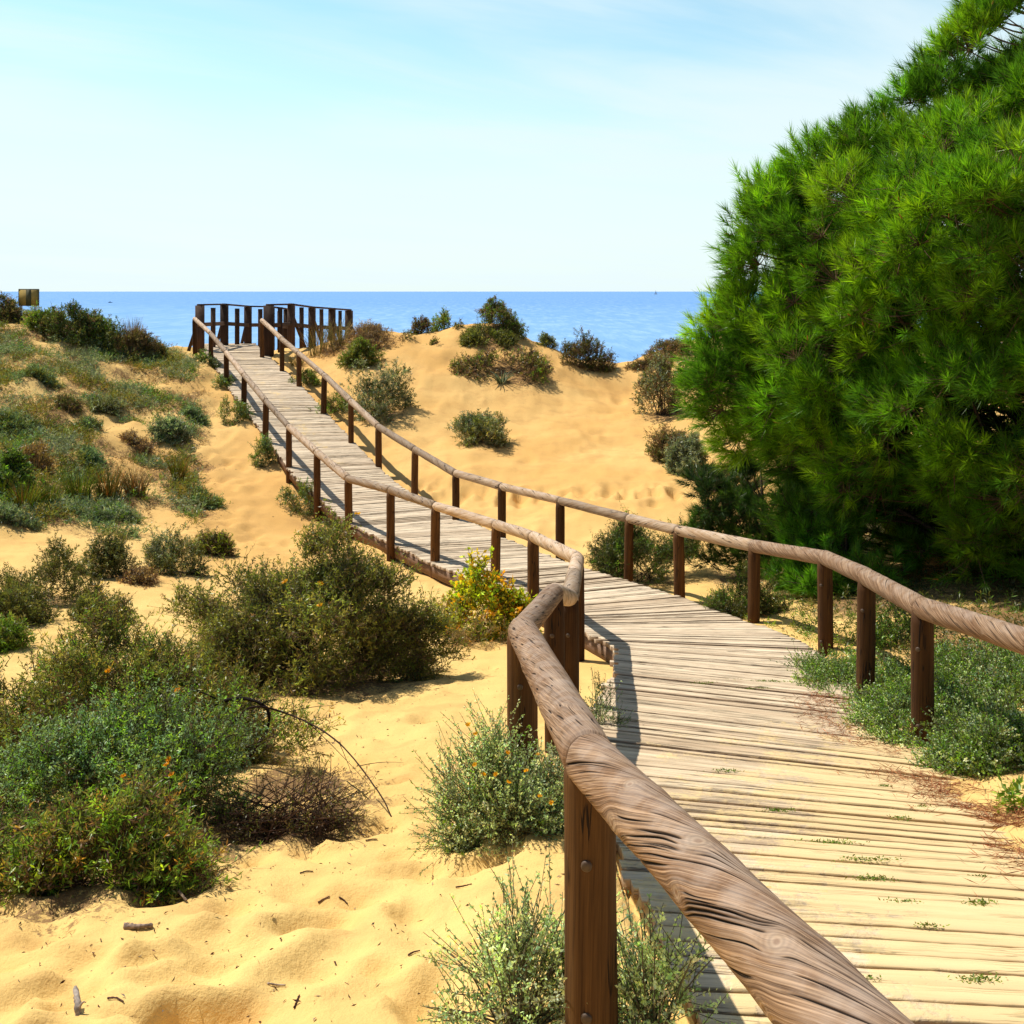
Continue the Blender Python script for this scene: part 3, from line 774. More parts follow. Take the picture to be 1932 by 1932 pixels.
def tubes(P0, P1, P2, r0, r1, seg=4):
    nn = len(P0); t = np.linspace(0, 1, seg + 1)
    C = ((1 - t)**2)[None, :, None] * P0[:, None] + (2 * t * (1 - t))[None, :, None] * P1[:, None] + (t**2)[None, :, None] * P2[:, None]
    d = unit(P2 - P0); s = unit(np.cross(d, np.array([.3, .5, .81]))); w = np.cross(s, d)
    r0 = np.broadcast_to(np.asarray(r0, float), (nn,)); r1 = np.broadcast_to(np.asarray(r1, float), (nn,))
    rr = r0[:, None] * (1 - t)[None] + r1[:, None] * t[None]
    V = np.empty((nn, seg + 1, 3, 3))
    for k_ in range(3):
        a = 2 * np.pi * k_ / 3
        V[:, :, k_] = C + rr[..., None] * (math.cos(a) * s + math.sin(a) * w)[:, None]
    idx = np.arange(nn * (seg + 1) * 3).reshape(nn, seg + 1, 3)
    q = []
    for k_ in range(3):
        a, b = idx[:, :-1, k_], idx[:, :-1, (k_ + 1) % 3]; c, d_ = idx[:, 1:, (k_ + 1) % 3], idx[:, 1:, k_]
        q.append(np.stack([a, b, c, d_], axis=-1).reshape(-1, 4))
    return V.reshape(-1, 3), np.vstack(q)

def colours(nn, pal, rg, jit=.18):
    pal = np.array(pal); c = pal[rg.integers(0, len(pal), nn)]
    return c * np.exp(rg.normal(0, jit, (nn, 1))) * np.exp(rg.normal(0, .05, (nn, 3)))

def shrub(name, label, cat, u0, u1, vtop, vbase, leaf, pal, group=None, depth=1.0, nclump=14, nsprig=300, nleaf=16, sprig=.10, splay=.9,
          up=.5, twig=(.10, .065, .045), twigs=80, dead=None, flowers=None, seed=1, litter=.8, hollow=.55, needle=False, shell=.5, flat=1.0, skew=0.0, Zc=None, hfix=None, spread=.28):
    """leaf=(length,width). sprigs sit in clumps through a dome; each sprig is a stem of leaves"""
    rg = np.random.default_rng(seed)
    um = (u0 + u1) / 2
    xb, Zb = ground_at(um, vbase)
    if Zc: Zb = Zc; xb = (um - CX) * Zb / F
    rx = (u1 - u0) / 2 * Zb / F
    ry = rx * depth
    Zm = Zb + ry * .75; xm = (um - CX) * Zm / F; rx = (u1 - u0) / 2 * Zm / F
    gz = float(ground_z(xm, Zm)[0])
    h = max((EYE - (vtop - HOR) * Zm / F) - gz, .06)
    if Zm > 15: h *= .84
    if hfix: h = hfix
    org = np.array([xm, Zm, gz])
    root = empty(name, tuple(org), label, cat, group)
    LITTER.append((xm + .12 * rx, Zm - .1 * ry, max(rx, ry) * 1.0, litter))
    # clumps over the dome
    kd = rand_dir(nclump, rg); kd[:, 2] = np.abs(kd[:, 2]) * .9
    kr = (hollow + (1 - hollow) * rg.random(nclump)**.6)[:, None]
    kc = kd * kr
    kc[:, 2] = np.clip(kc[:, 2], .05, 1); kc *= rg.uniform(.86, 1.06, (nclump, 1))
    cs = 1.45 / math.sqrt(nclump) * rg.uniform(.7, 1.3, nclump)
    ci = rg.integers(0, nclump, nsprig)
    off = rand_dir(nsprig, rg) * (rg.random((nsprig, 1))**shell) * cs[ci][:, None]
    q = kc[ci] + off
    q[:, 2] = np.abs(q[:, 2])
    rr = np.linalg.norm(q * [1, 1, 1.0], axis=1, keepdims=True); q = np.where(rr > 1.02, q / rr * (1.0 + .10 * rg.random((nsprig, 1))), q)
    X = xm + rx * q[:, 0]; Y = Zm + ry * q[:, 1]
    G = ground_z(X, Y)
    lobe = 1 + .16 * np.sin(3 * np.arctan2(q[:, 1], q[:, 0]) + seed) + .10 * np.sin(5 * np.arctan2(q[:, 1], q[:, 0]) + 2.3 * seed)
    X = xm + rx * q[:, 0] * lobe; Y = Zm + ry * q[:, 1] * lobe; G = ground_z(X, Y)
    base = np.stack([X, Y, G + np.maximum(h * flat * np.clip(q[:, 2], 0, 1.2)**.85 * (1 + .30 * fbm(X + seed, Y, 1.1 / max(rx, .2), 2, 13)) - sprig * .6, .0) + skew * q[:, 0] * rx], axis=1)
    ctr = np.stack([xm + rx * kc[ci, 0] * .6, Zm + ry * kc[ci, 1] * .6, gz + h * kc[ci, 2] * .35], axis=1)
    outd = unit(base - ctr + 1e-4)
    sd = unit(outd * (1 - up) + np.array([0, 0, 1.0]) * up + rand_dir(nsprig, rg) * .75)
    sl = sprig * rg.uniform(.6, 1.3, nsprig) * np.where(rg.random(nsprig) < .05, 1.55, 1.0)
    ccol = np.exp(rg.normal(0, .22, nclump))
    sc = colours(nsprig, pal, rg, .12) * ccol[ci][:, None]
    isdead = rg.random(nsprig) < (dead[1] if dead else 0)
    if dead: sc[isdead] = colours(int(isdead.sum()), [dead[0]], rg, .2)
    t = rg.random((nsprig, nleaf)) ** .8
    b = base[:, None] + sd[:, None] * (t * sl[:, None])[..., None]
    ld = unit(sd[:, None] * (1 - splay * .55) + rand_dir(nsprig * nleaf, rg).reshape(nsprig, nleaf, 3) * splay)
    nn = nsprig * nleaf
    ll = leaf[0] * LSC * rg.uniform(.65, 1.3, nn); lw = leaf[1] * LSC * 1.15 * rg.uniform(.7, 1.2, nn)
    V, f, kk = leaves(b.reshape(-1, 3), ld.reshape(-1, 3), ll, lw, rg, .15, needle)
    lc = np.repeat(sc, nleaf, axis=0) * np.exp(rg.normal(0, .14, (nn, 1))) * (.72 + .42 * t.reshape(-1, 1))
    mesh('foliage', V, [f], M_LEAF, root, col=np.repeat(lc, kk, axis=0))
    # stems
    if twigs:
        pick = rg.choice(nsprig, min(max(twigs // 4, 8), nsprig), replace=False)
        a = rg.uniform(0, 2 * np.pi, len(pick)); ro = rg.random(len(pick)) * spread
        bx = xm + np.cos(a) * ro * rx; by = Zm + np.sin(a) * ro * ry
        P0 = np.stack([bx, by, ground_z(bx, by) - .02], axis=1); P2 = base[pick] + sd[pick] * (sl[pick] * .9)[:, None]
        P1 = (P0 + P2) / 2 + np.array([0, 0, 1.0]) * (.10 * h) + rand_dir(len(pick), rg) * .12 * rx
        th = np.clip(.006 * h + .0010, .0014, .008)
        TV, TF = tubes(P0, P1, P2, th, th * .45, 5)
        P0b = base; P2b = base + sd * sl[:, None]
        TV2, TF2 = tubes(P0b, (P0b + P2b) / 2, P2b, leaf[1] * .16 + .0005, leaf[1] * .10 + .0003, 1)
        tc = colours(len(TV), [twig], rg, .1)
        mesh('twigs', np.vstack([TV, TV2]), [TF, TF2 + len(TV)], M_TWIG, root, col=np.vstack([tc, colours(len(TV2), [twig], rg, .1)]))
    if flowers:
        nf, fr, fc = flowers
        # the outermost sprigs facing the viewer carry the flower heads
        score = q[:, 2] * .7 - q[:, 1] * .6 + rg.random(nsprig) * 1.2
        for i in np.argsort(-score)[:nf]:
            c = base[i] + sd[i] * (sl[i] * 1.15)
            pn = 9; a = np.linspace(0, 2 * np.pi, pn, endpoint=False)
            e = rand_dir(1, rg)[0] * .4 + np.array([0, -.4, .9]); _, s_, w_ = frame(e)
            dd = np.cos(a)[:, None] * s_ + np.sin(a)[:, None] * w_ + .35 * e / np.linalg.norm(e)
            FV, ff, fk = leaves(np.repeat(c[None], pn, 0), unit(dd), fr, fr * .7, rg, .1)
            # domed heart
            hv, hf, hk = leaves(np.repeat(c[None], 6, 0), unit(rand_dir(6, rg) * .6 + e), fr * .45, fr * .35, rg)
            mesh('flower', np.vstack([FV, hv]), [ff, hf + len(FV)], M_LEAF, root, col=np.vstack([colours(len(FV), [fc], rg, .08), colours(len(hv), [tuple(.75 * z for z in fc)], rg, .08)]))
    return root

def grass_tuft(name, label, cat, u, v, wpx, hpx, pal, nblade=120, seed=1, group=None, lean=.5, bw=.006, Zc=None):
    rg = np.random.default_rng(seed)
    x, Z = ground_at(u, v)
    if Zc: Z = Zc; x = (u - CX) * Z / F
    r = wpx / 2 * Z / F; h = hpx * Z / F
    root = empty(name, (x, Z, float(ground_z(x, Z)[0])), label, cat, group)
    a = rg.uniform(0, 2 * np.pi, nblade); q = np.sqrt(rg.random(nblade)) * r * .55
    bx = x + np.cos(a) * q; by = Z + np.sin(a) * q
    P0 = np.stack([bx, by, ground_z(bx, by) - .02], axis=1)
    hh = h * rg.uniform(.5, 1.05, nblade)
    od = np.stack([np.cos(a), np.sin(a), 0 * a], axis=1)
    P2 = P0 + od * (lean * r * rg.uniform(.2, 1.2, nblade))[:, None] + np.array([0, 0, 1.0]) * hh[:, None] + rand_dir(nblade, rg) * .1 * h
    P1 = P0 + od * (.1 * r) + np.array([0, 0, .65]) * hh[:, None]
    V, f = tubes(P0, P1, P2, bw * .5, bw * .12, 4)
    c = np.repeat(colours(nblade, pal, rg, .2), 15, axis=0)
    mesh('blades', V, [f], M_LEAF, root, col=c)
    LITTER.append((x, Z, r * 1.2, .7))
    return root

LSC = 1.12
# palettes (linear albedo)
OLIVE = [(.17, .21, .036), (.22, .235, .05), (.125, .165, .03), (.25, .24, .06)]
OLIVED = [(.115, .145, .030), (.15, .165, .042), (.09, .12, .028), (.18, .175, .055)]
BLUEG = [(.15, .25, .13), (.19, .31, .17), (.13, .21, .09), (.23, .33, .18)]
SILVER = [(.46, .58, .32), (.56, .65, .42), (.36, .50, .23), (.50, .58, .31)]
GREEN = [(.16, .31, .03), (.21, .37, .04), (.11, .23, .02), (.27, .38, .06)]
LIME = [(.36, .45, .02), (.29, .42, .02), (.45, .44, .03), (.20, .34, .02)]
GOLD = [(.62, .34, .015), (.55, .42, .02), (.32, .38, .02), (.38, .42, .02), (.20, .32, .02)]
RUST = [(.46, .26, .05), (.34, .24, .05), (.20, .21, .045), (.16, .20, .04), (.52, .28, .05)]
SAGE = [(.24, .30, .19), (.30, .35, .24), (.17, .23, .14), (.33, .37, .24)]
DRY = [(.36, .24, .13), (.44, .31, .17), (.25, .16, .09), (.30, .22, .11)]
BROWN = [(.18, .11, .07), (.23, .15, .09), (.13, .085, .055)]
STRAW = [(.55, .42, .19), (.42, .34, .13), (.30, .28, .09)]
DKGREEN = [(.07, .13, .025), (.10, .17, .035), (.055, .095, .025)]

def br(p, k): return [tuple(min(.85, q * k) for q in c) for c in p]

def build_plants():
    S = shrub
    g = 'shrubs on the left sand'
    # --- front left mass
    S('shrub', 'large rust tipped olive shrub at the left edge, behind the blue green one', 'shrub', -90, 560, 1165, 1450, (.023, .0058), br(RUST[1:4] + OLIVE * 3 + GREEN[:2], 1.3), None, .6, 60, 6400, 14, .15, .8, .55, twigs=240, dead=((.20, .13, .07), .12), seed=21, litter=1.0)
    S('shrub', 'feathery blue green shrub with a few orange flowers, front left', 'shrub', -120, 490, 1262, 1592, (.0155, .0048), br(BLUEG + OLIVE[:1] + GREEN[:2], 1.45), None, .60, 44, 4300, 17, .14, .8, .55, twigs=220, dead=((.12, .08, .05), .08), flowers=(7, .016, (.75, .34, .01)), seed=22, litter=1.0)
    S('shrub', 'low yellow green and rusty plant mat nearest the viewer at left', 'shrub', -110, 425, 1500, 1690, (.024, .0050), br(LIME[1:2] + LIME[3:] + RUST[:2] + GREEN * 2 + OLIVE * 2, 1.3), None, .40, 34, 2200, 15, .13, .9, .5, twigs=160, dead=((.22, .13, .07), .18), seed=23, litter=1.0)
    S('shrub', 'dead brown twiggy brush with few leaves right of the front left shrubs', 'shrub', 400, 700, 1400, 1575, (.016, .0035), BROWN + OLIVED[:2] + RUST[2:3], None, .6, 14, 420, 9, .12, 1.0, .15, twigs=900, flat=.8, twig=(.11, .065, .045), seed=24, litter=1.15, spread=1.0)
    S('shrub', 'broad dense dark olive shrub reaching up against the boardwalk', 'shrub', 325, 848, 1035, 1296, (.029, .0078), br(OLIVE * 3 + OLIVED, 1.25), None, .62, 84, 10000, 13, .17, .8, .5, twigs=200, twig=(.20, .15, .11), dead=((.22, .16, .09), .09), flowers=(4, .03, (.75, .42, .02)), seed=25, litter=1.0)
    S('shrub', 'yellow and orange flowering broad leaved shrub beside the boardwalk bend', 'shrub', 815, 1004, 1080, 1210, (.040, .018), br(GOLD * 3 + LIME, 1.2), None, .7, 20, 760, 12, .16, .9, .6, twigs=60, seed=26, litter=.7)
    S('shrub', 'dry wispy grassy plant under the yellow flowering shrub', 'shrub', 850, 965, 1165, 1225, (.05, .004), DRY + STRAW + OLIVE[:1], None, .7, 8, 160, 12, .12, .9, .4, twigs=40, seed=27, litter=.6, needle=True)
    # --- small bushes on the left sand
    for i, (a, b, t, v, lab, pal) in enumerate([
            (-6, 176, 1026, 1142, 'widest dark bush on the left sand, at the photo edge', OLIVED), (-30, 96, 1098, 1182, 'rounded dark bush just in front of the widest left one', OLIVED),
            (140, 240, 1112, 1182, 'low brownish green bush nearest the rust tipped shrub', OLIVED), (163, 244, 1010, 1092, 'upright dark bush behind the low brownish one', OLIVED + SAGE[:1]),
            (274, 372, 1004, 1086, 'pale grey green bush in the middle of the left sand', SAGE + OLIVE), (371, 434, 988, 1047, 'small brown stemmed bush with lime green tips', LIME[:2] + OLIVED + BROWN),
            (-40, 38, 1158, 1228, 'small green bush cut by the left photo edge above the rusty shrub', GREEN + OLIVE), (240, 300, 1072, 1106, 'flat dry brown tuft between two small bushes', DRY + BROWN)]):
        S('bush', lab, 'bush', a, b, t, v, (.030, .0075), pal, g, .8, 16, 900 if b - a > 60 else 300, 14, .12, .8, .55, twigs=50, twig=(.09, .055, .04), seed=40 + i, litter=.95)
    # --- plants along the foreground rail
    S('herb', 'silver green small leaved herb with yellow flowers around the second post', 'herb', 822, 1080, 1345, 1598, (.0105, .0052), br(SILVER * 3 + BLUEG + GREEN[:1], 1.3), None, .55, 30, 1900, 18, .15, .85, .6, twigs=260, twig=(.17, .15, .08), flowers=(13, .012, (.85, .48, .01)), seed=61, litter=.55)
    S('herb', 'thin trailing herb sprigs between the rail and the deck edge', 'herb', 1085, 1172, 1270, 1385, (.0095, .005), SILVER + BLUEG, None, .6, 9, 240, 16, .13, .85, .6, twigs=60, twig=(.17, .15, .08), seed=62, litter=.4)
    S('herb', 'open silvery herb left of the nearest post', 'herb', 835, 1110, 1645, 1985, (.0105, .0050), br(SILVER * 3 + BLUEG[:2], 1.35), None, .6, 16, 520, 24, .15, .85, .35, twigs=260, twig=(.20, .17, .10), seed=63, litter=.35, shell=.8)
    S('herb', 'open silvery herb right of the nearest post at the deck edge', 'herb', 1150, 1315, 1690, 1990, (.0105, .0050), br(SILVER * 3 + BLUEG[:2], 1.35), None, .7, 10, 230, 24, .12, .85, .5, twigs=160, twig=(.20, .17, .10), seed=64, litter=.35, shell=.8)
    for i, (a, b, v, d_, n_, lab) in enumerate([(1492, 1700, 1330, 1.5, 2300, 'small leaved herb carpet spilling onto the deck where its right edge bends'), (1580, 1860, 1408, 1.3, 3000, 'grey green herb carpet at the foot of the nearest right posts'),
                                  (1730, 2020, 1462, 1.1, 3000, 'herb carpet at the right photo edge, nearest the viewer'), (1700, 2060, 1330, 1.3, 2600, 'shaded herb carpet behind the nearest right post')]):
        S('herb', lab, 'herb', a, b, v - 60, v, (.0125, .0068), br(SILVER + BLUEG + GREEN * 3, 1.15), 'herb carpets under the right rail', d_, 46, n_, 15, .13, .9, .55, twigs=120, twig=(.14, .13, .06), seed=65 + i * 101, litter=.6, hfix=.20 + .03 * i)
    S('herb', 'rosette of bright broad leaves at the right edge of the deck', 'herb', 1870, 1945, 1478, 1535, (.030, .011), GREEN + LIME[1:2], None, .7, 6, 30, 7, .05, .9, .6, twigs=0, seed=66, litter=.5)
    # --- right of the boardwalk
    S('bush', 'green bush behind the right rail where the sand bowl ends', 'bush', 1098, 1325, 990, 1108, (.034, .007), GREEN[:1] + DKGREEN * 2 + OLIVED, None, .7, 30, 2600, 13, .18, .8, .6, twigs=90, seed=70)
    S('bush', 'low olive bush under the pine sapling', 'bush', 1330, 1480, 1075, 1165, (.034, .007), OLIVED + GREEN[:1], None, .7, 18, 1000, 13, .15, .8, .6, twigs=60, seed=71)
    S('bush', 'bright green tuft beside the third nearest right post', 'bush', 1640, 1760, 1130, 1225, (.030, .008), GREEN + DKGREEN, None, .7, 8, 320, 14, .14, .8, .6, twigs=20, seed=72)
    # --- dune right of the boardwalk
    d = 'shrubs on the dune right of the boardwalk'
    for i, (a, b, t, v, lab, pal, leaf, tw) in enumerate([
            (848, 970, 762, 842, 'lone low bush in the middle of the sand bowl', OLIVE + SAGE, (.05, .011), 90),
            (640, 778, 668, 795, 'large grey green sage bush beside the right rail', SAGE * 2 + OLIVED, (.055, .012), 130),
            (648, 715, 640, 692, 'small green bush above the large sage bush', OLIVE + GREEN[:1], (.05, .012), 40),
            (598, 752, 612, 668, 'dry brown heap of dead growth by the lookout', DRY + BROWN, (.07, .008), 160),
            (893, 992, 561, 630, 'dark bushy shrub on the very top of the dune', OLIVED + BROWN[:1] + GREEN[:1], (.055, .012), 120),
            (876, 968, 616, 660, 'green bush just below the dune top shrub', OLIVE + OLIVED, (.05, .012), 70),
            (878, 1056, 646, 724, 'twiggy brown mat with green leaves hanging over the dune face', BROWN * 2 + OLIVE + GREEN[:1], (.05, .014), 260),
            (812, 850, 576, 614, 'small round green bush on the dune ridge', GREEN + OLIVE, (.05, .014), 20),
            (776, 814, 588, 618, 'sparse leggy plant left of the small round bush', OLIVED + BROWN, (.05, .014), 30),
            (1020, 1048, 622, 648, 'tiny bush on the ridge right of the dune top', OLIVE + SAGE, (.05, .012), 20),
            (1052, 1150, 614, 698, 'dark bush sloping down the seaward ridge', OLIVED + BROWN, (.055, .012), 100),
            (1184, 1312, 655, 795, 'dark grey green bush beside the pine at the edge of the sand bowl', OLIVED + SAGE + BROWN, (.055, .013), 150),
            (1200, 1310, 645, 690, 'brown dry bush on the skyline next to the pine', BROWN + DRY + OLIVED, (.055, .010), 80),
            (1216, 1300, 790, 872, 'dry twiggy bush on the slope left of the pine', BROWN + DRY[:1] + OLIVED, (.05, .010), 120),
            (1262, 1326, 806, 895, 'pale sage bush low on the slope left of the pine', SAGE, (.05, .012), 60),
            (1330, 1440, 850, 925, 'brown undergrowth in the shade of the pine', BROWN + OLIVED, (.05, .010), 90)]):
        S('bush', lab, 'bush', a, b, t, v, leaf, pal, d, .8, 18, 1000 if b - a > 60 else 240, 13, .15, .75, .6, twigs=tw, twig=(.12, .08, .055), seed=80 + i, litter=.95)
    for i, (u, v, lab) in enumerate([(822, 652, 'tiny sprout on the dune left of the ridge path'), (770, 640, 'tiny sprout on the dune nearest the lookout'), (880, 642, 'tiny sprout between two dune bushes'), (868, 622, 'tiny dry sprout high on the dune'),
                                 (1300, 905, 'tiny sprout at the lower rim of the sand bowl')]):
        S('sprout', lab, 'plant', u - 12, u + 12, v - 20, v, (.05, .014), OLIVE + GREEN[:1] + BROWN, 'sprouts on the dune', .8, 4, 40, 8, .08, .8, .6, twigs=10, seed=120 + i)
    grass_tuft('star_plant', 'pale spiky star shaped plant on the dune face', 'plant', 947, 722, 30, 26, [(.22, .28, .16), (.30, .34, .22)], 22, 131, lean=1.5, bw=.05)
    for i, (u, v, w, h, lab) in enumerate([(600, 668, 60, 62, 'straw coloured grass tuft at the foot of the lookout railing'), (636, 660, 54, 60, 'straw coloured grass tuft next to the dry heap'), (560, 690, 40, 24, 'low dry tuft by the first right posts'),
                                    (925, 580, 16, 36, 'fine grass stalks over the dune top shrub')]):
        grass_tuft('grass_tuft', lab, 'grass', u, v, w, h, STRAW + OLIVE[:1], 110, 140 + i, None, .8, .012)
    # --- along the boardwalk edges
    e = 'green tufts along the boardwalk edge'
    for i, (a, b, t, v, lab) in enumerate([(392, 445, 700, 730, 'small tuft by the second left rail post from the lookout'), (415, 470, 745, 802, 'grey green tuft outside the fourth left post from the lookout'), (478, 520, 805, 880, 'narrow tuft under the deck edge higher up'),
                                    (512, 600, 895, 972, 'green tuft spreading under the raised deck edge'), (372, 410, 655, 685, 'bright green tuft at the top corner of the deck')]):
        S('tuft', lab, 'plant', a, b, t, v, (.05, .010), GREEN[:1] + BLUEG[:2] + OLIVE, e, .9, 9, 240, 12, .13, .8, .55, twigs=20, seed=150 + i, litter=.5)
    for i, (a, b, t, v, lab) in enumerate([(540, 600, 695, 735, 'green tuft inside the right rail near the lookout'), (590, 660, 735, 790, 'grassy tuft in the shade of the right rail')]):
        S('tuft', lab, 'plant', a, b, t, v, (.055, .010), GREEN + OLIVE, e, .9, 9, 220, 12, .13, .8, .6, twigs=20, seed=160 + i, litter=.5)
    # --- left hill
    hl = 'plants on the left hill'
    for i, (a, b, t, v, lab, pal, leaf) in enumerate([
            (58, 125, 568, 640, 'bright green bush right beside the sign', GREEN + OLIVE, (.055, .013)),
            (84, 195, 562, 655, 'tall dark leafy shrub on the hill crest', OLIVED + BROWN[:1] + DKGREEN, (.06, .016)),
            (150, 240, 592, 668, 'pale green bush on the crest right of the tall shrub', SAGE[:1] + OLIVE + GREEN[:1], (.055, .013)),
            (205, 292, 602, 672, 'dry brown bush at the seaward end of the crest', DRY + BROWN + OLIVED, (.06, .010)),
            (283, 322, 650, 678, 'small rounded bush at the end of the crest', OLIVED + RUST[:1], (.05, .012)),
            (-40, 36, 552, 612, 'brown bush left of the sign', BROWN + OLIVED, (.06, .012)),
            (292, 362, 780, 842, 'pale sage ball bush beside the sandy path', SAGE * 2 + BLUEG, (.055, .014)),
            (340, 388, 748, 795, 'blue green tuft touching the sandy path', BLUEG, (.05, .009)),
            (-30, 46, 826, 935, 'dark green bush with white flowers at the left edge', DKGREEN + GREEN[:2], (.055, .020)),
            (45, 98, 815, 905, 'dry brown bush next to the white flowered one', DRY + RUST[:2], (.06, .008)),
            (360, 412, 922, 958, 'low green tuft at the foot of the hill by the path', BLUEG + OLIVE, (.05, .009)),
            (50, 112, 672, 722, 'blue green cushion high on the hill', BLUEG + OLIVE, (.05, .009)),
            (150, 190, 772, 812, 'dark green cushion in the middle of the hill', BLUEG + OLIVED, (.05, .009)),
            (-20, 70, 770, 830, 'blue green cushion on the left of the hill', BLUEG + OLIVE, (.05, .009)),
            (235, 285, 800, 850, 'brown twiggy tuft on the bare part of the hill', BROWN + DRY, (.05, .009)),
            (105, 150, 735, 775, 'brown tuft by the bare sand patch of the hill', BROWN + OLIVED, (.05, .009)),
            (165, 225, 730, 780, 'dark grey green cushion below the crest', SAGE + OLIVED, (.05, .010)),
            (160, 182, 845, 875, 'pale cushion alone on bare sand of the hill', BLUEG, (.05, .009)),
            (-30, 70, 935, 992, 'silvery mat at the lower left foot of the hill', SAGE + BLUEG, (.045, .010)),
            (150, 250, 945, 985, 'silvery mat at the middle foot of the hill', SAGE + BLUEG + GREEN[:1], (.045, .010))]):
        fl = (5, .05, (.8, .8, .75)) if 'white flowers' in lab else None
        S('bush', lab, 'bush', a, b, t, v, leaf, pal, hl, .9, 22, 950 if b - a > 60 else 420, 13, .15, .75, .6, twigs=90, twig=(.12, .08, .055), seed=180 + i, litter=1.0, flowers=fl, flat=.6 if any(k in lab for k in ('cushion', 'mat', 'tuft')) else 1.0)
    for i, (u, v, w, h, lab, pal) in enumerate([(150, 950, 70, 66, 'yellow green grass tuft at the foot of the hill, largest', LIME + OLIVE), (205, 945, 70, 66, 'brownish grass tuft next to the largest yellow green one', RUST + OLIVE),
                                    (90, 960, 56, 54, 'yellow green grass tuft left of the largest', LIME + OLIVE), (45, 965, 60, 56, 'rusty grass tuft near the lower left corner of the hill', RUST + LIME),
                                    (255, 935, 60, 50, 'short brown grass tuft to the right at the hill foot', RUST + DRY), (335, 910, 40, 50, 'upright rusty grass tuft below the sage ball bush', RUST + LIME[:1]),
                                    (5, 940, 50, 50, 'grass tuft cut by the left photo edge', LIME + OLIVE), (250, 660, 40, 60, 'tall dry grass stalks on the crest', STRAW + DRY), (70, 905, 40, 50, 'dry grass under the brown bush', DRY + STRAW)]):
        grass_tuft('grass_tuft', lab, 'grass', u, v, w, h, pal, 210, 220 + i, 'grass tufts on the left hill', .75, .011)
    for (u, v, r, st) in ((560, 1480, .42, 1.25), (480, 1545, .40, 1.2), (640, 1520, .30, 1.1), (420, 1590, .35, 1.0), (330, 1640, .35, .9)):
        x, y = ground_at(u, v); LITTER.append((x, y, r, st))
    for (x, y, r) in ((3.6, 10.6, .9), (4.3, 9.4, 1.2), (3.7, 8.3, .8), (5.0, 8.4, 1.3), (3.5, 12.0, .9), (3.1, 13.2, .8)): LITTER.append((x, y, r, 1.15))  # litter under the pine, laid heavily to paint its shaded floor dark too
    ground_cover()

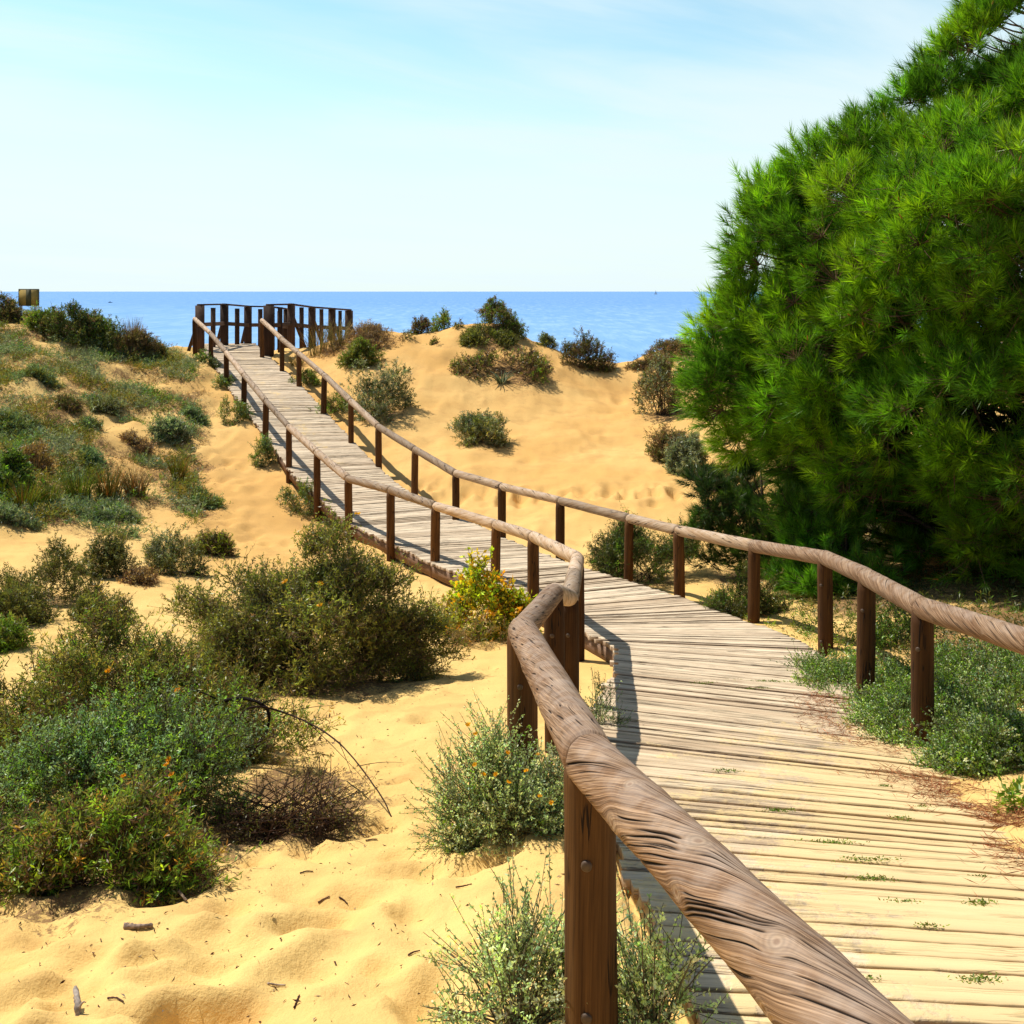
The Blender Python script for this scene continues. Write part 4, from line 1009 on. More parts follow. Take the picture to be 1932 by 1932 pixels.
def ground_cover():
    rg = np.random.default_rng(300)
    def scatter(n, yr, ur, mask, name, pal, leaf, sprig, nleaf, lab, zmul=1.0, up=.55):
        y = rg.uniform(*yr, n); u = rg.uniform(*ur, n); x = (u - CX) * y / F
        keep = mask(x, y, u); x, y, u = x[keep], y[keep], u[keep]
        T, Zd, W, O = deck_query(x, y); ok = O > .12; x, y = x[ok], y[ok]
        m_ = len(x)
        base = np.stack([x, y, ground_z(x, y) - .01], axis=1)
        sd = unit(np.array([0, 0, 1.0]) * up + rand_dir(m_, rg) * .7); sd[:, 2] = np.abs(sd[:, 2])
        sl = sprig * rg.uniform(.5, 1.4, m_)
        pal_ = np.array(pal); ni = np.clip(((fbm(x, y, .7, 2, 44) * .5 + .5) * len(pal)).astype(int) + rg.integers(-1, 2, m_), 0, len(pal) - 1)
        sc = pal_[ni] * np.exp(rg.normal(0, .2, (m_, 1)))
        t = rg.random((m_, nleaf))
        b = base[:, None] + sd[:, None] * (t * sl[:, None])[..., None]
        ld = unit(sd[:, None] * .6 + rand_dir(m_ * nleaf, rg).reshape(m_, nleaf, 3) * .8); ld[..., 2] = np.abs(ld[..., 2])
        V, f, k_ = leaves(b.reshape(-1, 3), ld.reshape(-1, 3), leaf[0] * rg.uniform(.6, 1.3, m_ * nleaf), leaf[1], rg, .15)
        c = np.repeat(np.repeat(sc, nleaf, 0) * np.exp(rg.normal(0, .15, (m_ * nleaf, 1))), k_, 0)
        tag(mesh(name, V, [f], M_LEAF, None, col=c), lab, None, None, 'stuff')
        return x, y
    def hill(x, y, u):
        nz = fbm(x, y, .55, 3, 51)
        d = np.where((u < 50) | (y > 25), -.22, .06)
        lim = u < 372 - np.clip((16.6 - y) * 75, 0, 400) - np.clip(y - 26.5, 0, 4) * 15
        return lim & (nz > d + .12 * rg.normal(size=len(x))) & ~((u > 200) & (u < 330) & (y > 18.5) & (y < 20.5) & (nz < .4))
    x, y = scatter(34000, (14.9, 28.9), (-60, 420), hill, 'ground_cover', BLUEG + OLIVE + RUST[1:4] + SAGE + BLUEG[:2] + GREEN[:1] + OLIVE + DRY[:2], (.065, .013), .20, 10, 'low grey green ground cover spread over the left hill')
    for i in range(0, len(x), 24): LITTER.append((x[i], y[i], .42, .8))
    def hilldry(x, y, u):
        nz = fbm(x, y, .6, 3, 77)
        return (u < 400 - np.clip((17.5 - y) * 60, 0, 400)) & (nz > .0)
    x, y = scatter(8000, (15.2, 28.0), (-60, 390), hilldry, 'dry_litter', BROWN + DRY + BROWN, (.07, .007), .08, 9, 'dry brown twigs and dead stems scattered over the left hill', up=.15)
    for i in range(0, len(x), 30): LITTER.append((x[i], y[i], .45, .9))
    def verge(x, y, u): return fbm(x, y, 1.3, 2, 66) > -.15
    scatter(900, (8.6, 12.4), (1270, 1660), lambda x, y, u: verge(x, y, u) & (x > 2.3 + .0 * y) & (x < 4.2), 'verge_grass', OLIVE + LIME[1:2] + GREEN + STRAW, (.045, .008), .09, 9, 'short yellow green grass along the right deck edge below the rail')
    def pinefloor(x, y, u): return (x > 2.6)
    scatter(2200, (5.5, 12.0), (1500, 2100), pinefloor, 'undergrowth', DKGREEN + OLIVED + GREEN[:1], (.05, .010), .16, 9, 'dark low undergrowth in the shade below the pine')
    # reddish fallen pine needles along the right deck edge
    n_ = 13000; y = rg.uniform(3.2, 7.6, n_); T0 = rg.normal(0, .15, n_)
    cx = np.interp(y, SR[::-1, 1], SR[::-1, 0]); x = cx - np.interp(y, [3.2, 4.3, 5.3, 6.6, 7.6], [-.02, .10, .34, .42, .30]) + T0 * .75
    keep = fbm(x, y, 2.2, 2, 31) > -.12; x, y = x[keep], y[keep]; m_ = len(x)
    gz = ground_z(x, y); T, Zd, W, O = deck_query(x, y); gz = np.where(O < .01, np.maximum(gz, Zd + .006), gz)
    b = np.stack([x, y, gz + .006 + rg.random(m_) * .012], axis=1); dd = rand_dir(m_, rg); dd[:, 2] *= .12; dd = unit(dd)
    V, f, k_ = leaves(b, dd, .075 * rg.uniform(.6, 1.3, m_), .0032, rg)
    tag(mesh('needle_litter', V, [f], M_TWIG, None, col=np.repeat(colours(m_, [(.42, .16, .065), (.52, .24, .10), (.30, .10, .045)], rg), k_, 0)), 'reddish fallen pine needles along the right deck edge', None, None, 'stuff')
    # crumbs of wood, bark and dead leaf on the near sand
    n_ = 1700; y = 1.9 + 6 * rg.random(n_)**1.5; x = rg.uniform(-.6, .05, n_) * y
    T, Zd, W, O = deck_query(x, y); keep = O > .05; x, y = x[keep], y[keep]; m_ = len(x)
    b = np.stack([x, y, ground_z(x, y) + .003], axis=1); dd = rand_dir(m_, rg); dd[:, 2] *= .15; dd = unit(dd)
    V, f, k_ = leaves(b, dd, rg.uniform(.006, .028, m_), rg.uniform(.002, .007, m_), rg, .5)
    tag(mesh('sand_litter', V, [f], M_TWIG, None, col=np.repeat(colours(m_, [(.10, .045, .03), (.18, .09, .05), (.30, .22, .15)], rg), k_, 0)), 'crumbs of bark and dead leaves strewn on the near sand', None, None, 'stuff')

def plant_litter():
    rg = np.random.default_rng(350); B = []; Lh = []; Wd = []
    for (x, y, r, st) in LITTER:
        if y > 30: continue
        n_ = int(min(900, (260 if y < 9 else 60) * st * max(r, .25)**1.3))
        a = rg.uniform(0, 2 * np.pi, n_); q = r * (.35 + .95 * np.abs(rg.normal(0, .55, n_)))
        px = x + np.cos(a) * q; py = y + np.sin(a) * q
        keep = (fbm(px, py, 2.4, 2, 71) > -.25) & (deck_query(px, py)[3] > .05); px, py = px[keep], py[keep]
        B.append(np.stack([px, py, ground_z(px, py) + .002 + .006 * rg.random(len(px))], axis=1))
        sc = 1.0 if y < 9 else 2.0
        Lh.append(rg.uniform(.008, .045, len(px)) * sc); Wd.append(rg.uniform(.0018, .006, len(px)) * sc)
    B = np.vstack(B); Lh = np.concatenate(Lh); Wd = np.concatenate(Wd); n_ = len(B)
    dd = rand_dir(n_, rg); dd[:, 2] = np.abs(dd[:, 2]) * .25; dd = unit(dd)
    V, f, k_ = leaves(B, dd, Lh, Wd, rg, .4)
    tag(mesh('plant_litter', V, [f], M_TWIG, None, col=np.repeat(colours(n_, [(.10, .05, .03), (.17, .09, .05), (.26, .17, .10), (.07, .04, .03), (.20, .13, .07)], rg, .25), k_, 0)), 'dry brown twigs and leaf litter lying on the sand round the shrubs', None, None, 'stuff')

def build_weeds():
    """creeping weeds growing in the gaps of the near planks (u, v, half width px)"""
    rg = np.random.default_rng(400)
    spots = [(1450, 1285, 55), (1425, 1300, 30), (1620, 1375, 0), (1668, 1483, 20), (1733, 1523, 32), (1700, 1546, 26), (1570, 1590, 60), (1640, 1622, 60), (1645, 1658, 48), (1850, 1662, 30), (1700, 1702, 45), (1850, 1704, 34), (1755, 1748, 38), (1845, 1848, 40),
             (1610, 1850, 45), (1380, 1453, 40), (1330, 1290, 26), (1470, 1530, 40)]
    deckz = lambda x, y: deck_query(x, y)[1]
    for (u, v, hw) in spots:
        if hw == 0: continue
        Z = np.arange(1.8, 10, .02); x = (u - CX) * Z / F; z = EYE - (v - HOR) * Z / F
        hit = np.nonzero(z <= np.maximum(deckz(x, Z) + .004, ground_z(x, Z)))[0]; i = hit[0]
        x0, y0 = x[i], Z[i]; w = hw * y0 / F
        m_ = int(40 + 130 * w / .12)
        px = x0 + rg.normal(0, w * .45, m_); py = y0 + rg.normal(0, .008, m_)
        pz = np.maximum(deckz(px, py) + .002, ground_z(px, py))
        b = np.stack([px, py, pz], axis=1); dd = unit(rand_dir(m_, rg) * [1, .7, .35] + [0, 0, .25])
        root_z = float(pz.min())
        V, f, k_ = leaves(b, dd, rg.uniform(.007, .016, m_), rg.uniform(.003, .006, m_), rg, .1)
        o = mesh('creeping_weed', V - np.array([x0, y0, root_z]), [f], M_LEAF, None, col=np.repeat(colours(m_, GREEN + OLIVE, rg), k_, 0))
        o.location = (x0, y0, root_z)
        tag(o, 'little green weed creeping out of a gap between the near planks', 'weed', 'weeds in the plank gaps')

# ------------------------------------------------------------------ pines
def needle_tufts(tip, sd, nneedle, ln, wd, rg, colr, shoot):
    """bottle-brush shoots: needles set along the last stretch of a twig, swept forward"""
    m_ = len(tip); t = rg.random((m_, nneedle))
    b = tip[:, None] - sd[:, None] * ((1 - t) * shoot)[..., None]
    rd = rand_dir(m_ * nneedle, rg).reshape(m_, nneedle, 3)
    rd = unit(rd - sd[:, None] * np.sum(rd * sd[:, None], axis=-1, keepdims=True))
    a = lerp(1.05, .30, t**1.3)[..., None] * rg.uniform(.6, 1.2, (m_, nneedle, 1))
    dr = unit(sd[:, None] * np.cos(a) + rd * np.sin(a) - np.array([0, 0, .10]))
    L = ln * rg.uniform(.7, 1.15, m_ * nneedle)
    V, f, k_ = leaves(b.reshape(-1, 3), dr.reshape(-1, 3), L, wd, rg, needle=True)
    c = np.repeat(colr, nneedle, 0) * np.exp(rg.normal(0, .28, (m_ * nneedle, 1)))
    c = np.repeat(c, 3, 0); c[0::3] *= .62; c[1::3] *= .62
    return V, f, c

def build_pine():
    rg = np.random.default_rng(500)
    cx, cy = 7.68, 12.7
    gz = float(ground_z(5.35, 11.6)[0])
    root = empty('pine_tree', (5.35, 11.6, gz), 'big bushy long needled pine filling the right side', 'tree')
    prof_z = np.array([-3.2, -2.9, -2.3, -1.7, -1.0, -.4, 0, .4, .95, 1.25, 1.7, 2.3, 3.15, 3.6, 4.4, 5.3])
    prof_r = np.array([.70, .74, .80, .875, .93, .91, .87, .86, .89, .78, .58, .40, .20, .15, .08, .02])
    RX, RY = 5.05, 4.1
    ncl = 980
    zz = rg.uniform(-3.15, 5.0, ncl * 3); rf = np.interp(zz, prof_z, prof_r)
    keep = rg.random(ncl * 3) < rf; zz = zz[keep][:ncl]; rf = np.interp(zz, prof_z, prof_r)
    ncl = len(zz)
    th = rg.uniform(0, 2 * np.pi, ncl)
    # more clumps on the side that can be seen
    th = np.where(rg.random(ncl) < .74, rg.uniform(np.pi * .72, np.pi * 1.60, ncl), th)
    lob = 1 + .12 * fbm(th * 3.0, zz * .85, 1.0, 2, 15) + .03 * np.sin(th * 9 - zz * 3)
    q = rf * lob * (1 - .34 * rg.random(ncl)**2.4)
    out = np.stack([np.cos(th), np.sin(th), 0 * th], axis=1)
    C = np.stack([cx + RX * q * np.cos(th), cy + RY * q * np.sin(th), EYE + zz], axis=1)
    # the clumps that make the stepped outline against the sky
    oc = [(1872, 12), (1862, 40), (1905, 15), (1725, 200), (1765, 175), (1810, 130), (1660, 250), (1595, 300), (1625, 285), (1545, 320), (1450, 385), (1480, 375), (1430, 420), (1425, 470),
          (1400, 660), (1420, 720), (1400, 780), (1450, 800), (1470, 860), (1510, 900), (1380, 700), (1460, 740), (1420, 840), (1500, 960), (1540, 1000), (1420, 510), (1395, 560), (1330, 640), (1318, 680), (1312, 730), (1325, 770), (1370, 600), (1350, 820), (1840, 85)]
    ex = np.array([pt(u + (38 if v > 570 else 0), v, 12.3 + .5 * rg.random()) + rg.normal(0, .07, 3) for u, v in oc for _ in range(3)])
    C = np.vstack([C, ex]); zz = np.concatenate([zz, ex[:, 2] - EYE]); ncl = len(C)
    o2 = unit(np.stack([ex[:, 0] - cx, (ex[:, 1] - cy), 0 * ex[:, 0]], axis=1)); out = np.vstack([out, o2])
    slope = np.interp(zz, prof_z, np.gradient(-prof_r * RX, prof_z))
    od = unit(out + np.array([0, 0, 1.0]) * np.clip(slope, -.4, 1.2)[:, None] + np.array([0, 0, .35]))
    nt = 17
    ci = np.repeat(np.arange(ncl), nt); m_ = len(ci)
    cs = rg.uniform(.26, .50, ncl)
    off = rand_dir(m_, rg); off = unit(off + od[ci] * .75 + np.array([0, 0, .25]))
    tip = C[ci] + off * (cs[ci] * rg.uniform(.72, 1.05, m_))[:, None]
    gzz = ground_z(tip[:, 0], tip[:, 1]); ok = tip[:, 2] > gzz + .15
    tip, off, ci = tip[ok], off[ok], ci[ok]; m_ = len(ci)
    sd = unit(off * .9 + od[ci] * .35 + np.array([0, 0, .45]) + rand_dir(m_, rg) * .25)
    hue = rg.random(ncl)
    ca = np.array([(.25, .53, .014), (.18, .44, .016), (.32, .58, .016), (.12, .32, .020)])
    cc = ca[rg.integers(0, 4, ncl)] * np.exp(rg.normal(0, .16, (ncl, 1)))
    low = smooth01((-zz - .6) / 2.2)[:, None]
    cc = cc * (1 - low * .30)  # lower clumps darker: underside shade painted into the needle colour
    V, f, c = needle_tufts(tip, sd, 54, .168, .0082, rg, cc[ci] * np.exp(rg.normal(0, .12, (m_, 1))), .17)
    CV, CF, CCOL = V, f, c
    # broad dark green and brown needles inside, coloured as the crown's inner shade
    nin = 6500; zi = rg.uniform(-3.0, 4.4, nin); ti = rg.uniform(0, 2 * np.pi, nin); ri = np.interp(zi, prof_z, prof_r) * np.sqrt(rg.uniform(.04, .66, nin))
    ti = np.where(rg.random(nin) < .6, rg.uniform(np.pi * .8, np.pi * 1.65, nin), ti)
    B = np.stack([cx + RX * ri * np.cos(ti), cy + RY * ri * np.sin(ti), EYE + zi], axis=1)
    sdi = unit(rand_dir(nin, rg) + np.stack([np.cos(ti), np.sin(ti), .4 + 0 * ti], axis=1) * .6)
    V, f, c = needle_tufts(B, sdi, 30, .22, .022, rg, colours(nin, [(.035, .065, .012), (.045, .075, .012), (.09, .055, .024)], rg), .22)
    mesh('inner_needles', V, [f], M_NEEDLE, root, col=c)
    # trunk and limbs
    tb = np.array([5.35, 11.6, gz - .2]); mid = np.array([6.1, 12.1, EYE - .9]); top = np.array([cx, cy, EYE + 4.6])
    P = []
    for t in np.linspace(0, 1, 26):
        P.append((1 - t)**2 * tb + 2 * t * (1 - t) * (2 * mid - (tb + top) / 2) + t * t * top)
    P = np.array(P); na = 20; a = np.linspace(0, 2 * np.pi, na, endpoint=False)
    V = []
    for i, p in enumerate(P):
        t = i / 25; r = .20 * (1 - t)**.8 + .015 + .07 * math.exp(-t * 16)
        rr = r * (1 + .10 * perlin(np.cos(a) * 1.5 + i * .33, np.sin(a) * 1.5 + i * .2, 2))
        V.append(np.stack([p[0] + np.cos(a) * rr, p[1] + np.sin(a) * rr, np.full(na, p[2])], axis=1))
    V = np.vstack(V); i, j = np.meshgrid(np.arange(25), np.arange(na), indexing='ij')
    A = (i * na + j).ravel(); B_ = (i * na + (j + 1) % na).ravel()
    mesh('trunk', V, [np.stack([A, B_, B_ + na, A + na], axis=1)], M_TWIG, root, smooth=True, col=np.tile([.11, .075, .055], (len(V), 1)))
    order = rg.permutation(ncl)
    for k_ in order[:46]:
        t = float(np.clip((zz[k_] + 2.6) / 7.4 - .05, .10, .93)); p0 = P[int(t * 25)]; p2 = C[k_]
        p1 = (p0 + p2) / 2 + np.array([0, 0, .25]) + rand_dir(1, rg)[0] * .3
        TV, TF = tubes(p0[None], p1[None], p2[None], .042, .010, 8)
        mesh('limb', TV, [TF], M_TWIG, root, col=np.tile([.15, .10, .075], (len(TV), 1)))
    inn = np.stack([cx + (C[:, 0] - cx) * .78, cy + (C[:, 1] - cy) * .78, C[:, 2] - .18], axis=1)
    TV, TF = tubes(inn, (inn + C) / 2 - [0, 0, .06], C, .014, .007, 4)
    TV2, TF2 = tubes(C[ci], (C[ci] + tip) / 2 - [0, 0, .03], tip, .0065, .0035, 2)
    mesh('twigs', np.vstack([TV, TV2]), [TF, TF2 + len(TV)], M_TWIG, root, col=np.tile([.24, .15, .09], (len(TV) + len(TV2), 1)))
    pk = rg.choice(m_, 420, replace=False)      # small orange brown buds at some shoot ends
    TV, TF = tubes(tip[pk], tip[pk] + sd[pk] * .03, tip[pk] + sd[pk] * .065, .010, .004, 2)
    mesh('crown', np.vstack([CV, TV]), [CF, TF + len(CV)], M_NEEDLE, root, col=np.vstack([CCOL, np.tile([.50, .22, .06], (len(TV), 1))]))
    LITTER.append((5.2, 10.8, 2.2, 1.0)); LITTER.append((4.2, 12.2, 1.4, 1.0)); LITTER.append((3.9, 9.2, 1.2, .9))

def small_pine(name, label, stems, pal, seed, ln=.13):
    """a young pine given as (u, v, Z) of its shoots' clump centres, fed from one stem"""
    rg = np.random.default_rng(seed)
    C = np.array([pt(u, v, Z) for u, v, Z, s in stems]); S_ = np.array([s for *_, s in stems])
    bx, by = C[:, 0].mean() + .25, C[:, 1].mean(); bz = float(ground_z(bx, by)[0])
    root = empty(name, (bx, by, bz), label, 'tree')
    C = np.vstack([C, C + rand_dir(len(C), rg) * .22 + [0, .15, -.08], C + rand_dir(len(C), rg) * .25 + [0, .3, -.15]]); S_ = np.tile(S_, 3)
    C[:, 2] = np.maximum(C[:, 2], ground_z(C[:, 0], C[:, 1]) + .15)
    nt = 17; ci = np.repeat(np.arange(len(C)), nt); m_ = len(ci)
    off = unit(rand_dir(m_, rg) + [-.15, -.1, .45]); tip = C[ci] + off * (S_[ci] * rg.uniform(.35, 1.1, m_))[:, None]
    tip[:, 2] = np.maximum(tip[:, 2], ground_z(tip[:, 0], tip[:, 1]) + .12)
    sd = unit(off + [0, 0, .5] + rand_dir(m_, rg) * .2)
    cc = colours(len(C), pal, rg, .15)
    V, f, c = needle_tufts(tip, sd, 60, ln, .0070, rg, cc[ci], .15)
    mesh('crown', V, [f], M_NEEDLE, root, col=c)
    base = np.array([bx, by, bz - .1]); topz = np.array([bx, by, C[:, 2].max()])
    TV0, TF0 = tubes(base[None], ((base + topz) / 2 + [.05, 0, 0])[None], topz[None], .05, .012, 8)
    mesh('trunk', TV0, [TF0], M_TWIG, root, col=np.tile([.10, .07, .05], (len(TV0), 1)))
    P0 = np.stack([np.full(len(C), bx), np.full(len(C), by), np.clip(C[:, 2] - .35, bz + .1, None)], axis=1)
    TV, TF = tubes(P0, (P0 + C) / 2 - [0, 0, .08], C, .012, .006, 5)
    TV2, TF2 = tubes(C[ci], (C[ci] + tip) / 2, tip, .006, .0035, 2)
    mesh('branches', np.vstack([TV, TV2]), [TF, TF2 + len(TV)], M_TWIG, root, col=np.tile([.13, .085, .055], (len(TV) + len(TV2), 1)))
    LITTER.append((bx, by, .9, .8))

# ------------------------------------------------------------------ sign, boats, driftwood
def build_small():
    Z = 27.6; c = pt(54, 562, Z); w, h = .50, .42
    gz = float(ground_z(c[0], c[1])[0])
    root = empty('sign_board', (c[0], c[1], gz), 'yellow brown information board seen from behind on the hill crest', 'sign')
    def box(name, x0, x1, y0, y1, z0, z1, m):
        V = np.array([[x, y, z] for x in (x0, x1) for y in (y0, y1) for z in (z0, z1)]) 
        q = np.array([[0, 1, 3, 2], [4, 6, 7, 5], [0, 4, 5, 1], [2, 3, 7, 6], [0, 2, 6, 4], [1, 5, 7, 3]])
        return mesh(name, V, [q], m, root)
    x, y, z = c
    box('panel', x - w / 2, x + w / 2, y, y + .03, z - h / 2, z + h / 2, M_BOARD)
    box('frame', x - w / 2 - .012, x + w / 2 + .012, y - .006, y + .036, z + h / 2 + .001, z + h / 2 + .024, M_STRIP)
    box('frame', x - w / 2 - .014, x - w / 2 - .001, y - .008, y + .034, z - h / 2, z + h / 2, M_STRIP)
    box('frame', x + w / 2 + .001, x + w / 2 + .014, y - .008, y + .034, z - h / 2, z + h / 2, M_STRIP)
    box('backing_strip', x - .055, x + .065, y - .035, y - .001, z - h / 2 - .004, z + h / 2 + .012, M_STRIP)
    for sx in (-.2, .17): box('leg', x + sx - .03, x + sx + .03, y + .002, y + .028, gz - .25, z - h / 2 - .002, M_WHITE)
    # sailing yacht on the horizon
    yy = 9000.0; x = (1237 - CX) * yy / F
    root = empty('sailboat', (x, yy, SEA), 'tiny white sailboat far out on the horizon line', 'boat')
    def prof(n, x0, x1, wmax):
        V = []; 
        for t in np.linspace(0, 1, n):
            hw = wmax * math.sin(math.pi * (.12 + .80 * t))**.7
            xx = x0 + (x1 - x0) * t; V += [[x + xx, yy - hw, SEA + 3.4], [x + xx, yy - hw * .5, SEA - 1], [x + xx, yy + hw * .5, SEA - 1], [x + xx, yy + hw, SEA + 3.4]]
        q = [[i * 4 + j, i * 4 + j + 1, i * 4 + 5 + j, i * 4 + 4 + j] for i in range(n - 1) for j in range(3)] + [[i * 4 + 3, i * 4, i * 4 + 4, i * 4 + 7] for i in range(n - 1)]
        return np.array(V, float), np.array(q)
    V, q = prof(12, -13, 14, 3.2); mesh('hull', V, [q], M_WHITE, root)
    V = np.array([[x - 11, yy, SEA + 6], [x + .0, yy + 1.2, SEA + 6], [x + .3, yy, SEA + 37], [x - 3, yy + 1, SEA + 20]], float)
    mesh('mainsail', V, [np.array([[0, 1, 2, 3]])], M_WHITE, root)
    V = np.array([[x + 1.2, yy, SEA + 5], [x + 13, yy, SEA + 5], [x + 1.2, yy + .4, SEA + 30]], float)
    mesh('jib', V, [np.array([[0, 1, 2]])], M_WHITE, root)
    TV, TF = tubes(np.array([[x + .7, yy, SEA + 2.]]), np.array([[x + .7, yy, SEA + 20.]]), np.array([[x + .7, yy, SEA + 38.]]), .4, .2, 4)
    mesh('mast', TV, [TF], M_HULL, root, col=np.zeros((len(TV), 3)))
    yy = 2450.0; x = (208 - CX) * yy / F
    root = empty('motorboat', (x, yy, SEA), 'small dark boat on the sea above the left hill', 'boat')
    V, q = prof(12, -5, 5, 1.4); V[:, 2] = SEA + (V[:, 2] - SEA) * .36; mesh('hull', V, [q], M_HULL, root)
    box('cabin', x - 2.2, x + .8, yy - .8, yy + .8, SEA + 1.23, SEA + 2.3, M_HULL)
    # dry branches and sticks on the sand
    def branch(name, label, pts, r0, r1, col, lift=0.0, forks=(), group=None):
        P = []
        for (u, v, hgt) in pts:
            xx, zz_ = ground_at(u, v); P.append([xx, zz_, float(ground_z(xx, zz_)[0]) + hgt])
        _branch3(name, label, np.array(P), r0, r1, col, forks, group)
    def _branch3(name, label, P, r0, r1, col, forks, group):
        C = smooth_poly(P, 8) if len(P) > 2 else np.linspace(P[0], P[1], 8)
        rg = np.random.default_rng(int(abs(P[0, 0]) * 1000) % 9999)
        n_ = len(C); na = 9; V = []
        for i in range(n_):
            d = C[min(i + 1, n_ - 1)] - C[max(i - 1, 0)]; d = d / np.linalg.norm(d); s_ = np.cross(d, [.25, .93, .27]); s_ /= np.linalg.norm(s_); w_ = np.cross(s_, d)
            a = np.linspace(0, 2 * np.pi, na, endpoint=False); rr = (r0 + (r1 - r0) * i / (n_ - 1)) * (1 + .18 * rg.normal(size=na))
            V.append(C[i] + np.cos(a)[:, None] * rr[:, None] * s_ + np.sin(a)[:, None] * rr[:, None] * w_)
        V = np.vstack(V); i, j = np.meshgrid(np.arange(n_ - 1), np.arange(na), indexing='ij')
        A = (i * na + j).ravel(); B = (i * na + (j + 1) % na).ravel(); fs = [np.stack([A, B, B + na, A + na], axis=1), np.array([list(range(na))[::-1], [(n_ - 1) * na + k_ for k_ in range(na)]])]
        F0 = np.vstack([fs[0]]); caps = fs[1]; base = len(V)
        if forks:
            Ps, Pm, Pe, rr = [], [], [], []
            for (t, dx, dy, dz) in forks:
                p = C[int(t * (n_ - 1))]; e = p + np.array([dx, dy, dz]); Ps.append(p); Pe.append(e); Pm.append((p + e) / 2 + np.array([0, 0, .02])); rr.append((r0 + (r1 - r0) * t) * .65)
            TV, TF = tubes(np.array(Ps), np.array(Pm), np.array(Pe), np.array(rr), np.array(rr) * .3, 5)
            V = np.vstack([V, TV]); F0 = np.vstack([F0, TF + base])
        org = P[0]
        o = mesh(name, V - org, [F0, caps], M_TWIG, None, smooth=True, col=np.tile(col, (len(V), 1)) * np.exp(rg.normal(0, .15, (len(V), 1))))
        o.location = tuple(org); tag(o, label, 'branch' if 'branch' in name or 'stump' in name else 'stick', group)
    branch('dead_branch', 'long dark forked dead branch arching down onto the sand', [(400, 1500, .22), (470, 1470, .36), (560, 1462, .30), (640, 1478, .20), (712, 1520, .07), (742, 1545, -.01)], .0055, .0025, (.055, .032, .024),
           forks=((.35, .25, .05, .02), (.45, .38, -.35, -.18), (.6, .12, -.25, -.1), (.15, .1, -.2, .1), (.7, .2, .1, -.03)))
    branch('dead_branch', 'thick black crooked branch looping out of the front left shrub', [(380, 1440, .28), (430, 1445, .36), (475, 1448, .36), (505, 1448, .30), (503, 1450, .20), (470, 1452, .06)], .010, .006, (.018, .012, .010),
           forks=((.3, -.12, .05, -.2), (.5, .12, -.1, .06), (.15, -.2, 0, .08)))
    branch('dead_branch', 'pale bent twig lying at the lower edge of the front left shrubs', [(300, 1668, .02), (328, 1690, .015), (352, 1705, .01)], .007, .004, (.26, .18, .12), forks=((.2, .0, .06, .11), (.4, .06, -.04, .04), (.6, -.08, .02, .02)))
    branch('driftwood', 'short pale piece of driftwood lying on the open sand', [(234, 1757, .006), (258, 1755, .008), (288, 1750, .006)], .009, .006, (.34, .24, .18))
    branch('stump', 'short pale broken stump sticking up from the sand at the bottom edge', [(148, 1925, -.03), (147, 1912, .02), (142, 1905, .055)], .010, .006, (.48, .40, .33), forks=((.4, .02, 0, .02),))
    g = 'small sticks on the left sand'
    for i, (u, v, du, dv, c) in enumerate([(600, 1712, 22, -10, (.16, .09, .06)), (640, 1698, 16, 10, (.10, .05, .035)), (690, 1590, 22, -5, (.10, .05, .035)), (655, 1555, 40, 3, (.09, .05, .035)), (566, 1650, 25, -2, (.10, .06, .04)), (860, 1678, 30, -8, (.10, .05, .03)),
                                           (770, 1806, 22, -8, (.13, .07, .05)), (825, 1908, 22, -12, (.12, .06, .04)), (840, 1935, 26, 6, (.12, .06, .04)), (203, 1995 - 106, 30, 10, (.13, .07, .05)), (505, 1860, 34, 4, (.45, .35, .28)), (555, 1905, 10, -24, (.08, .04, .03)),
                                           (470, 1600, 24, 6, (.14, .08, .05)), (950, 1545 - 100, 20, -6, (.10, .05, .03)), (1345, 1180, 30, 0, (.1, .06, .04))][:14]):
        xx, zz_ = ground_at(u, v); x2, z2_ = ground_at(u + du, v + dv)
        P = np.array([[xx, zz_, float(ground_z(xx, zz_)[0]) + .004], [(xx + x2) / 2, (zz_ + z2_) / 2 + .004, float(ground_z((xx + x2) / 2, (zz_ + z2_) / 2)[0]) + .004], [x2, z2_, float(ground_z(x2, z2_)[0]) + .004]])
        _branch3('stick', 'thin dry brown stick lying on the left foreground sand', P, .0028, .0018, c, (), g)

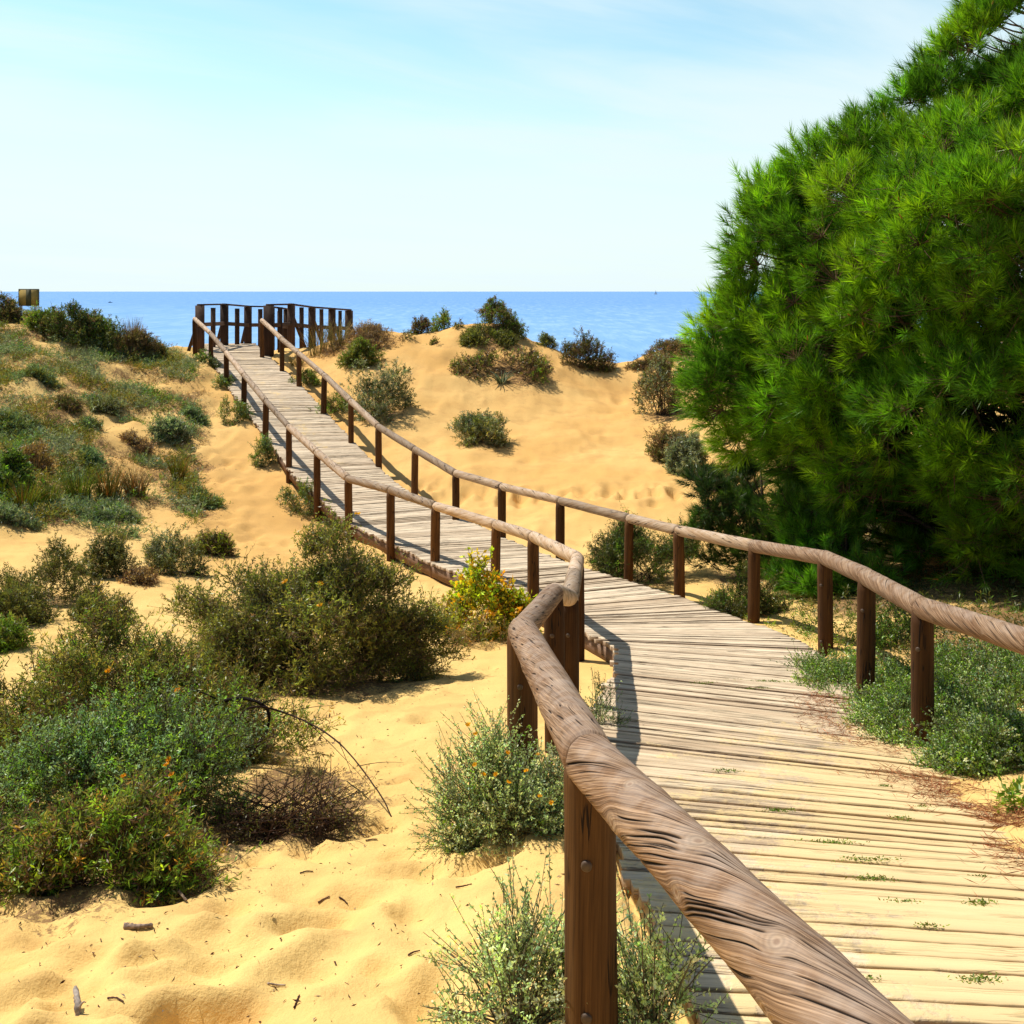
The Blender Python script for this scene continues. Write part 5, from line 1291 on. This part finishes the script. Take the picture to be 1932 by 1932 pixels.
# ------------------------------------------------------------------ world, sun, sea, camera
SUN = unit(np.array([-.43, .29, .80]))
def build_light():
    w = bpy.data.worlds.new('World'); SC.world = w; w.use_nodes = True
    t = w.node_tree; t.nodes.clear(); g = N(t)
    out = t.nodes.new('ShaderNodeOutputWorld'); bg = t.nodes.new('ShaderNodeBackground')
    sky = t.nodes.new('ShaderNodeTexSky'); sky.sky_type = 'NISHITA'; sky.sun_disc = False
    sky.sun_elevation = math.asin(SUN[2]); sky.sun_rotation = math.atan2(SUN[0], SUN[1])
    sky.altitude = 20; sky.air_density = 1.0; sky.dust_density = .6; sky.ozone_density = 1.5
    co = t.nodes.new('ShaderNodeTexCoord'); sp = g.node('ShaderNodeSeparateXYZ', i_0=co.outputs['Generated'])
    zc = g.math('ADD', g.math('MAXIMUM', sp.outputs[2], 0.0), .12)
    px = g.math('DIVIDE', sp.outputs[0], zc); py = g.math('DIVIDE', sp.outputs[1], zc)
    rx = g.math('ADD', g.math('MULTIPLY', px, .55), g.math('MULTIPLY', py, .35)); ry = g.math('SUBTRACT', g.math('MULTIPLY', py, 1.5), g.math('MULTIPLY', px, .9))
    n1 = g.noise(g.vec(rx, ry), .75, 6, .55, .4); n2 = g.noise(g.vec(px, py), .35, 3, .5)
    cl = g.smooth(g.math('ADD', g.math('MULTIPLY', n1, .6), g.math('MULTIPLY', n2, .5)), .44, .66)
    # pale haze and thin high cloud low down on the seaward, sunlit side; plain blue overhead and behind
    low = g.math('MULTIPLY', g.math('SUBTRACT', 1.0, g.smooth(sp.outputs[2], .27, .55)), g.smooth(sp.outputs[1], -.1, .6))
    tint = g.mix(low, g.mix(1.0, sky.outputs[0], (.95, 1.0, .95), 'MULTIPLY'), g.mix(1.0, sky.outputs[0], SKYTINT, 'MULTIPLY'))
    hz = g.math('MULTIPLY', g.math('SUBTRACT', 1.0, g.smooth(sp.outputs[2], .02, .30)), low)
    base = g.mix(g.math('MULTIPLY', hz, .90), tint, SKYHAZE)
    c = g.mix(g.math('MULTIPLY', g.math('MULTIPLY', cl, .80), low), base, SKYCLOUD)
    t.links.new(c, bg.inputs[0]); bg.inputs[1].default_value = .10
    t.links.new(bg.outputs[0], out.inputs[0])
    L = bpy.data.lights.new('sun', 'SUN'); L.energy = 5.0; L.angle = R(.5); L.color = (1.0, .95, .86)
    o = bpy.data.objects.new('sun', L); COL.objects.link(o)
    o.rotation_euler = Vector(SUN).to_track_quat('Z', 'Y').to_euler(); o.location = (-20, 20, 40)
SKYTINT = (1.55, 2.0, 1.75); SKYHAZE = (8.6, 9.9, 10.0); SKYCLOUD = (8.4, 9.8, 10.2)

def build_sea():
    xs = [-260000, -40000, -6000, -1500, -300, 0, 300, 1500, 6000, 40000, 260000]; ys = [36, 120, 400, 1200, 4000, 20000, 90000, 400000]
    V = np.array([[x, y, SEA] for y in ys for x in xs], float); nx = len(xs)
    q = np.array([[j * nx + i, j * nx + i + 1, (j + 1) * nx + i + 1, (j + 1) * nx + i] for j in range(len(ys) - 1) for i in range(nx - 1)])
    tag(mesh('sea', V, [q], M_SEA), kind='structure')

def build_camera():
    c = bpy.data.cameras.new('camera'); c.sensor_width = 36; c.sensor_fit = 'HORIZONTAL'; c.lens = 36 * F / 1932
    c.shift_y = -(CX - HOR) / 1932; c.clip_start = .05; c.clip_end = 600000
    o = bpy.data.objects.new('camera', c); COL.objects.link(o); o.location = (0, 0, EYE); o.rotation_euler = (R(90), 0, 0)
    SC.camera = o
    SC.view_settings.view_transform = 'Standard'; SC.view_settings.look = 'None'; SC.view_settings.exposure = 0; SC.view_settings.gamma = 1
    SC.render.engine = 'CYCLES'; SC.cycles.use_denoising = True
    SC.cycles.max_bounces = 6; SC.cycles.transparent_max_bounces = 4; SC.cycles.transmission_bounces = 4; SC.cycles.diffuse_bounces = 3

build_boardwalk()
build_rails()
build_lookout()
build_plants()
build_weeds()
build_pine()
small_pine('pine_sapling', 'dark young pine in the shade left of the big pine, behind the right rail',
           [(1330, 925, 13.6, .26), (1350, 960, 13.5, .28), (1385, 940, 13.6, .28), (1395, 985, 13.4, .3), (1420, 960, 13.6, .26), (1440, 1010, 13.3, .32), (1375, 1020, 13.4, .3), (1455, 960, 13.4, .3), (1340, 990, 13.6, .22), (1430, 1060, 13.2, .32), (1470, 1040, 13.2, .3), (1395, 880, 13.8, .2)],
           [(.06, .14, .03), (.08, .17, .025), (.05, .11, .03)], 601)
small_pine('pine_sapling', 'bright green young pine growing behind the fourth nearest right post',
           [(1490, 960, 12.0, .3), (1510, 1010, 11.8, .32), (1540, 960, 11.8, .3), (1560, 1040, 11.5, .34), (1520, 1070, 11.5, .32), (1590, 1000, 11.5, .3), (1480, 1100, 11.6, .26), (1570, 1110, 11.2, .32), (1610, 1070, 11.2, .34), (1530, 1130, 11.2, .26), (1640, 1120, 11.0, .3)],
           [(.12, .33, .02), (.15, .37, .02), (.09, .25, .02)], 602)
plant_litter()
build_small()
build_terrain()
build_sea()
build_light()
build_camera()
